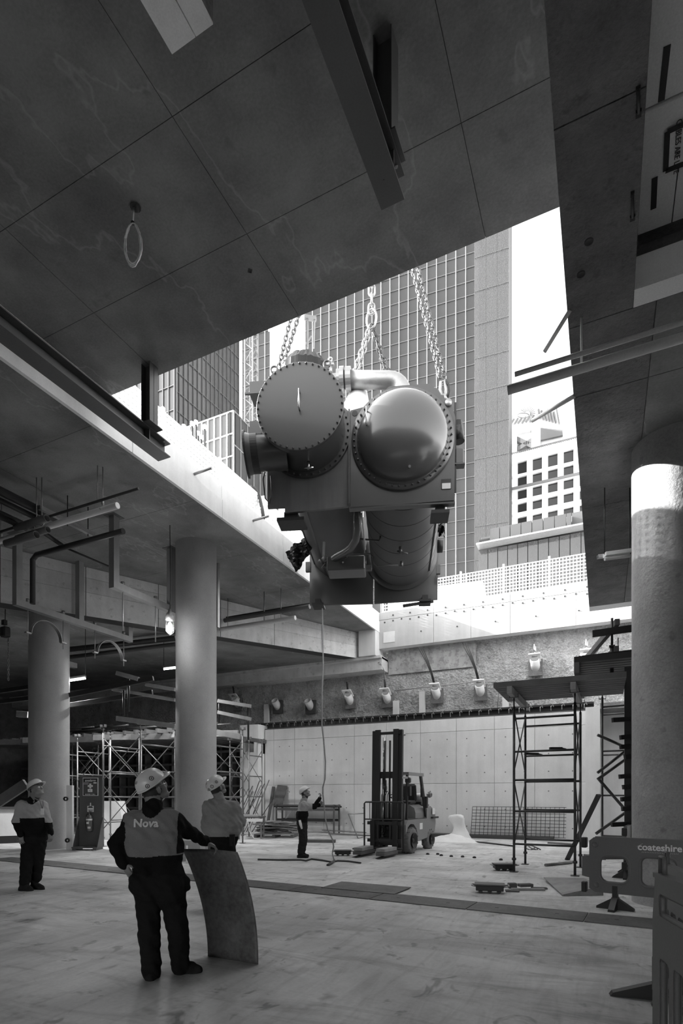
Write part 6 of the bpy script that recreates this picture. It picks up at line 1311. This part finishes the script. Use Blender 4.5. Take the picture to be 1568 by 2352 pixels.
for k, tx in enumerate(['CABLES ARE LIVE', 'BEWARE', 'ELECTRICAL']):
    c = (Q[0] + Q[1]) / 2 + (Q[2] - Q[1]).normalized() * (.085 + .07 * k) - V(0, 0, .008); Mx = frame_mat(c, up_, V(up_.y, -up_.x, 0) * 1.0); lettering(tx, .062 if k == 0 else .055, BLACK, S, Mx, .001).parent = None if False else S
for o in list(S.children):
    if o.name.startswith('lettering'): o.data.transform(MW[S.name].inverted())
for k, (x0, y0, x1, y1) in enumerate([(1465, 205, 1466, 260), (1452, 445, 1452, 500)]):
    one('wall_bracket', MB().cyl(atz(x0, y0, 6.78), atz(x1, y1, 6.78), .012, 6).box(atz(x1, y1, 6.79), (.04, .04, .03)).box(atz(x0, y0, 6.79), (.03, .03, .03)), DSTEEL, ('upper', 'lower')[k] + ' small wire bracket on the band beam at the top right', 'bracket')
# core holes and marks on soffits
for k, (px, py, z, lab) in enumerate([(574, 622, 9.3, 'small square recess in the dark soffit right of the cable coil'), (1352, 555, 6.8, 'round core hole in the right band beam, upper'), (1334, 630, 6.8, 'round core hole in the right band beam, lower')]):
    c = atz(px, py, z - .002); one('core_hole', MB().lathe(c, (0, 0, -1), [(.04, -.01), (.04, .006), (.033, .006), (.033, .0), (0, 0)], 14 if k else 4), [JOINT], lab, 'hole')
# white cable coil hanging from the soffit
c = atz(311, 476, 9.29); T = thing('cable_coil', 'white cable coil hanging from the dark soffit at the upper left', 'cable', c); MB().cyl(c, c + V(.03, .02, .0) - V(0, 0, .0), .05, 8).cyl(c, c - V(0, 0, .005), .07, 12).build('ceiling_hole', JOINT, T)
dd_ = 7.27; MB().tube([atd(307, 474, dd_), atd(305, 512, dd_)], .010, 6).build('drop', WHITE, T)
rg = random.Random(8)
for k in range(6):
    w_ = rg.uniform(16, 25); bt = rg.uniform(604, 614); L_ = []
    for i in range(24):
        a = 2 * math.pi * i / 24; L_.append(atd(305 + w_ * math.sin(a) * (.75 + .25 * (1 - math.cos(a)) / 2) + rg.uniform(-1, 1), 512 + (bt - 512) * (1 - math.cos(a)) / 2, dd_ + .03 * math.cos(a + k)))
    MB().tube(L_, .007, 6, closed=True).build('loop', WHITE, T)
MB().cyl(atd(305, 514, dd_ - .02), atd(305, 510, dd_ - .02), .025, 8).build('tie', BLACK, T)
# chain block at far left
T = thing('chain_hoist', 'chain hoist hanging at the far left edge', 'hoist', atd(12, 1470, 16)); MB().box(atd(12, 1452, 16), (.22, .2, .3), bev=.03).box(atd(10, 1430, 16), (.12, .1, .14)).build('block', DSTEEL, T)
MB().cyl(atd(12, 1435, 16), V(atd(12, 1435, 16).x, atd(12, 1435, 16).y, zl(atd(12, 1435, 16).y)), .012, 6).build('suspension', DSTEEL, T)
lk = None
for k in range(18):
    p = atd(19, 1470 + k * 5.3, 16)
    if lk is None: mm = link_mesh(.085, .045, .009); lk = mm.build('link', SCAF, T, local=True); lk.location = MW[T.name].inverted() @ p
    else: o = lk.copy(); COL.objects.link(o); o.location = MW[T.name].inverted() @ p; o.rotation_euler = (0, 0, 1.57 * (k % 2))
# ================================================================ THINGS ON THE FLOOR
def on_floor(name, px, py, size, rz, m, lab, cat, h0=0, bev=.006): c = atf(px, py); return one(name, MB().box((c.x, c.y, h0 + size[2] / 2), size, (0, 0, rz), bev=bev), m, lab, cat)
def skate(px, py, rz, lab, s=1.0):
    c = atf(px, py); T = thing('machinery_skate', lab, 'skate', c, rz)
    MB().box((0, 0, .085), (.42 * s, .22 * s, .09), bev=.01).build('body', DSTEEL, T, local=True); MB().box((0, 0, .14), (.46 * s, .24 * s, .02)).build('top_plate', STEEL, T, local=True)
    MB().tube([(.21 * s, -.08, .11), (.29 * s, -.08, .12), (.29 * s, .08, .12), (.21 * s, .08, .11)], .012, 6).build('handle', GALV, T, local=True); MB().tube([(-.21 * s, -.08, .11), (-.27 * s, -.08, .12), (-.27 * s, .08, .12), (-.21 * s, .08, .11)], .012, 6).build('handle', GALV, T, local=True)
    for x in (-.14, 0, .14): MB().cyl((x * s, -.1 * s, .035), (x * s, .1 * s, .035), .034, 12).build('roller', DSTEEL, T, local=True)
skate(1124, 2050, TH - .25, 'machinery skate in the open floor nearest the cover plates', 1.05); skate(1157, 1999, TH, 'machinery skate at the left foot of the freestanding tower'); skate(787, 1965, TH, 'machinery skate between the person with the rope and the forklift')
on_floor('wood_block', 1212, 2045, (.55, .1, .035), TH - .05, TIMB, 'flat board under the other offcuts right of the nearest skate', 'timber'); on_floor('wood_block', 1176, 2040, (.14, .1, .09), TH, TIMBD, 'small square offcut standing on the boards right of the nearest skate', 'timber'); on_floor('wood_block', 1206, 2041, (.24, .12, .05), TH + .2, TIMBD, 'middle offcut stacked on the boards', 'timber', .036); on_floor('wood_block', 1238, 2042, (.26, .1, .03), TH - .1, TIMBD, 'rightmost thin offcut of the small heap', 'timber'); on_floor('wood_block', 1176, 2048, (.22, .12, .03), TH - .2, TIMBD, 'leftmost thin offcut of the small heap', 'timber')
on_floor('timber_sleeper', 735, 1935, (1.05, .28, .1), TH - .12, TIMBD, 'dark sleeper lying behind the person with the rope', 'timber'); on_floor('timber_sleeper', 1395, 1972, (1.1, .3, .1), TH, TIMBD, 'dark sleeper seen through the lettered barrier', 'timber')
a, b, c, dq = atf(1248, 2022), atf(1340, 2025), atf(1382, 2056), atf(1290, 2058); one('bent_sheet', MB().prism([a + V(0, 0, .05), b + V(0, 0, .06), c + V(0, 0, .14), dq + V(0, 0, .02)], V(0, 0, .008)).prism([dq + V(0, 0, .0), c + V(0, 0, .0), c + V(0, 0, .15), dq + V(0, 0, .03)], V(.02, -.02, 0)), mat('worn_bright_sheet', .28, .5, metal=.3, var=.3, scale=4), 'scuffed metal sheet lying bent on the floor left of the lettered barrier', 'metal sheet')
# pallet of rods and rack behind
def fl(px, py): return atf(px, py)
c = fl(635, 1922); T = thing('timber_pallet', 'timber pallet loaded with loose rods by the back wall', 'pallet', c, TH - .1)
for k in range(6): MB().box((0, -.5 + k * .2, .13), (1.5, .12, .02)).build('top_board', TIMB, T, local=True)
for x in (-.7, 0, .7): MB().box((x, 0, .06), (.1, 1.1, .12)).build('stringer', TIMBD, T, local=True)
T2 = thing('rod_bundle', 'untidy bundle of steel rods lying on the pallet', 'rods', c + V(0, 0, .15), TH - .1); rg = random.Random(12)
for k in range(44): a = V(rg.uniform(-.9, -.3), rg.uniform(-.4, .4), .02 + rg.uniform(0, .42)); MB().tube([a, a + V(rg.uniform(.4, .8), rg.uniform(-.1, .1), rg.uniform(-.03, .08)), a + V(rg.uniform(1.0, 1.6), rg.uniform(-.2, .2), rg.uniform(-.08, .02))], rg.uniform(.012, .028), 6).build('rod', [SCAF, DSTEEL, TIMB][k % 3], T2, local=True)
a = fl(620, 1912); T = thing('storage_rack', 'low steel rack with dark lengths stacked on it against the wall', 'rack', a, .0); x0, x1 = a.x + .1, a.x + 2.9; yk = a.y + .35
for x in (x0, x1):
    for y in (yk, yk + .5): MB().bar((x, y, 0), (x, y, 1.22), .06, .06).build('leg', STEEL, T)
for z in (.55, 1.0): MB().bar((x0, yk, z), (x1, yk, z), .05, .1).bar((x0, yk + .5, z), (x1, yk + .5, z), .05, .1).build('rail', STEEL if z > .9 else DSTEEL, T)
MB().bar((x0, yk, .1), (x0 + .8, yk, .95), .03, .04).build('brace', GALV, T)
for k in range(5): MB().bar((x0 - .1, yk + .1 * k, 1.12 + .05 * (k % 2)), (x1 + .15, yk + .1 * k, 1.12 + .05 * (k % 2)), .09, .07).build('stacked_length', [DSTEEL, TIMBD][k % 2], T)
for k, (px, py, h, w_, t_, lab, m) in enumerate([(612, 1905, 2.0, .14, .35, 'tall dark board leaning on the wall behind the rack', TIMBD), (637, 1880, 1.0, .5, .15, 'short wide board standing on the rack against the wall', TIMBD)]):
    p = V(*(atY(px, py, 21.1).x, 21.1, 0)); one('leaning_board', MB().bar(p + V(0, 0, (0, 1.15)[k]), p + V(t_ * .5, .3, (0, 1.15)[k] + h - (.0, .1)[k]), w_, .04, (0, 1, 0)), m, lab, 'board')
LR = thing('leaning_rods', 'sheaf of thin rods leaning against the pale pier', 'rods', V(-14.1, 20.7, 0)); rg = random.Random(2)
for k in range(9): x = -13.9 - .13 * k + rg.uniform(-.03, .03); MB().cyl((x, 20.3, .0), (x + rg.uniform(.4, .7), 20.95, rg.uniform(1.4, 2.6)), .018, 6).build('rod', SCAF if k % 2 else DSTEEL, LR)
# work table right of the man in the pale shirt
a = fl(571, 1928); T = thing('work_table', 'small steel work table with a pale spirit level on its side', 'table', a, TH)
for x in (-.35, .45):
    for y in (0, .7): MB().bar((x, y, 0), (x, y, .78), .05, .05).build('leg', SCAF, T, local=True)
MB().box((.05, .35, .8), (.95, .8, .04)).build('top', STEEL, T, local=True); MB().box((.2, -.04, .70), (.62, .02, .11)).build('spirit_level', WHITE, T, local=True); MB().box((.0, .3, .86), (.6, .3, .07)).build('box_on_top', PIPEW, T, local=True); MB().tube([(.0, -.02, .62), (.03, -.05, .3), (.2, -.1, .05), (.5, -.2, .02)], .012, 6).build('cable', WHITE, T, local=True)
# sheet bundle, mesh panel, hose and rubbish by the wall
def cloth_pile(name, lab, c, sx, sy, sz, seed, m):
    rg = np.random.RandomState(seed); n = 26; vs = []
    ph = rg.rand(8) * 6
    for j in range(n + 1):
        for i in range(n + 1):
            u, v = i / n * 2 - 1, j / n * 2 - 1; r = math.hypot(u, v); h = max(0, 1 - r * 1.02) ** .8 * (.75 + .25 * math.sin(6 * u + ph[0]) * math.cos(5 * v + ph[1])) + .07 * math.sin(17 * u + 6 * v + ph[2]) * max(0, 1 - r)
            vs.append((c.x + u * sx * (1 + .1 * math.sin(5 * v + ph[3])), c.y + v * sy, .005 + max(0, h) * sz))
    return one(name, MB().add(vs, [(j * (n + 1) + i, j * (n + 1) + i + 1, (j + 1) * (n + 1) + i + 1, (j + 1) * (n + 1) + i) for j in range(n) for i in range(n)], 0, True), m, lab, 'tarpaulin')
TP = mat('white_tarp', .75, .6, var=.06)
cloth_pile('tarpaulin', 'crumpled white tarpaulin on the floor right of the forklift', fl(1035, 1932), 1.05, .6, .32, 3, TP)
c = fl(1055, 1930); m = MB(); vs = []; n = 14
for j, (z, r) in enumerate([(0, .45), (.25, .30), (.45, .2), (.62, .22), (.78, .28), (.88, .24), (.92, .1)]):
    for k in range(n): a = 2 * math.pi * k / n; rr = r * (1 + .22 * math.sin(3 * a + j)); vs.append((c.x - .05 + .04 * math.sin(j) + rr * math.cos(a), c.y + rr * .6 * math.sin(a), z))
m.add(vs, [(j * n + k, j * n + (k + 1) % n, (j + 1) * n + (k + 1) % n, (j + 1) * n + k) for j in range(6) for k in range(n)], 0, True).add(vs[-n:], [tuple(range(n))]); one('bulk_bag', m, TP, 'knotted white bulk bag standing up from the crumpled tarpaulin', 'bag')
mp = MB(); x0, x1 = atY(1084, 1900, 21.3).x, atY(1300, 1900, 21.3).x; zt_ = atY(1090, 1853, 21.3).z
T = thing('mesh_sheet', 'steel reinforcement mesh sheet leaning on the panelled wall', 'mesh', (x0, 21.1, 0)); k = 0; x = x0
while x < x1: MB().cyl((x, 21.05, .1), (x, 21.38, zt_), .009, 5).build('wire', DSTEEL, T); x += .155
for k in range(10): t = k / 9; MB().cyl((x0, 21.05 + .33 * t, .1 + (zt_ - .1) * t), (x1, 21.05 + .33 * t, .1 + (zt_ - .1) * t), .009, 5).build('wire', DSTEEL, T)
one('black_hose', MB().tube([fl(1082, 1934) + V(0, 0, .02), fl(1120, 1938) + V(0, 0, .02), fl(1180, 1945) + V(0, 0, .02)], .03, 8), BLACK, 'black hose on the floor between the tarpaulin and the tower', 'hose')
one('coiled_wire', MB().tube([fl(1215 + 12 * math.cos(a * .9) + a, 1948 + 5 * math.sin(a)) + V(0, 0, .02) for a in [k * .5 for k in range(30)]], .014, 5), DSTEEL, 'tangle of dark wire on the floor inside the tower', 'wire')
one('steel_tube', MB().cyl(fl(1252, 1990) + V(0, 0, .03), fl(1312, 1984) + V(0, 0, .03), .035, 8), SCAF, 'loose tube lying by the right foot of the tower', 'tube')
one('steel_tube', MB().cyl(fl(1352, 1985) + V(0, 0, .03), fl(1392, 1968) + V(0, 0, .03), .03, 8), DSTEEL, 'loose dark tube seen through the lettered barrier', 'tube')
one('trestle_frame', MB().tube([fl(800, 1918) + V(0, 0, .85), fl(822, 1926), fl(838, 1922) + V(0, 0, .02)], .025, 6).tube([fl(800, 1918) + V(0, 0, .85), fl(838, 1916) + V(0, 0, .86)], .025, 6), GALV, 'pale tubular trestle just left of the forklift', 'trestle')
for k, (p, q, h) in enumerate([((740, 1912), (840, 1918), .1), ((755, 1918), (850, 1922), .05), ((720, 1916), (760, 1920), .12), ((1258, 1940), (1320, 1944), .06)]):
    one('floor_length', MB().bar(fl(*p) + V(0, 0, h), fl(*q) + V(0, 0, h), .07, .05), [GALV, SCAF, TIMB, TIMBD][k], ['upper pale length lying along the wall left of the forklift', 'lower length lying along the wall left of the forklift', 'short offcut by the rack foot', 'dark length against the wall beyond the tower'][k], 'timber')
RB = 'small clods scattered in a line right of the forklift'
for k, (px, py) in enumerate([(982, 1963), (1013, 1966), (1036, 1968), (1062, 1969), (1089, 1971), (812, 1951), (1150, 1976), (1005, 1963)]):
    c = fl(px, py); one('rubble_clod', MB().lathe((c.x, c.y, 0), (0, 0, 1), [(.045, 0), (.05, .02), (.03, .045), (0, .05)], 7, 0, False), DSTEEL, ['first','second','third','fourth','fifth','clod by the left fork','clod by the tower foot','clod right at the wheel'][k] + ' small dark clod of the scattered line right of the forklift' if k < 5 else ['clod by the left fork','clod by the tower foot','clod right at the forklift wheel'][k - 5] + ' on the open floor', 'rubble', RB)
on_floor('kicker_block', 437, 1975, (.62, .5, .5), TH, CONCC, 'low grey block with a pale pole at the foot of the middle column', 'block')
c = fl(429, 1983); one('pale_stake', MB().cyl((c.x, c.y, 0), (c.x, c.y, .42), .02, 8), WHITE, 'short pale stake beside the grey block by the curved sheet', 'stake')
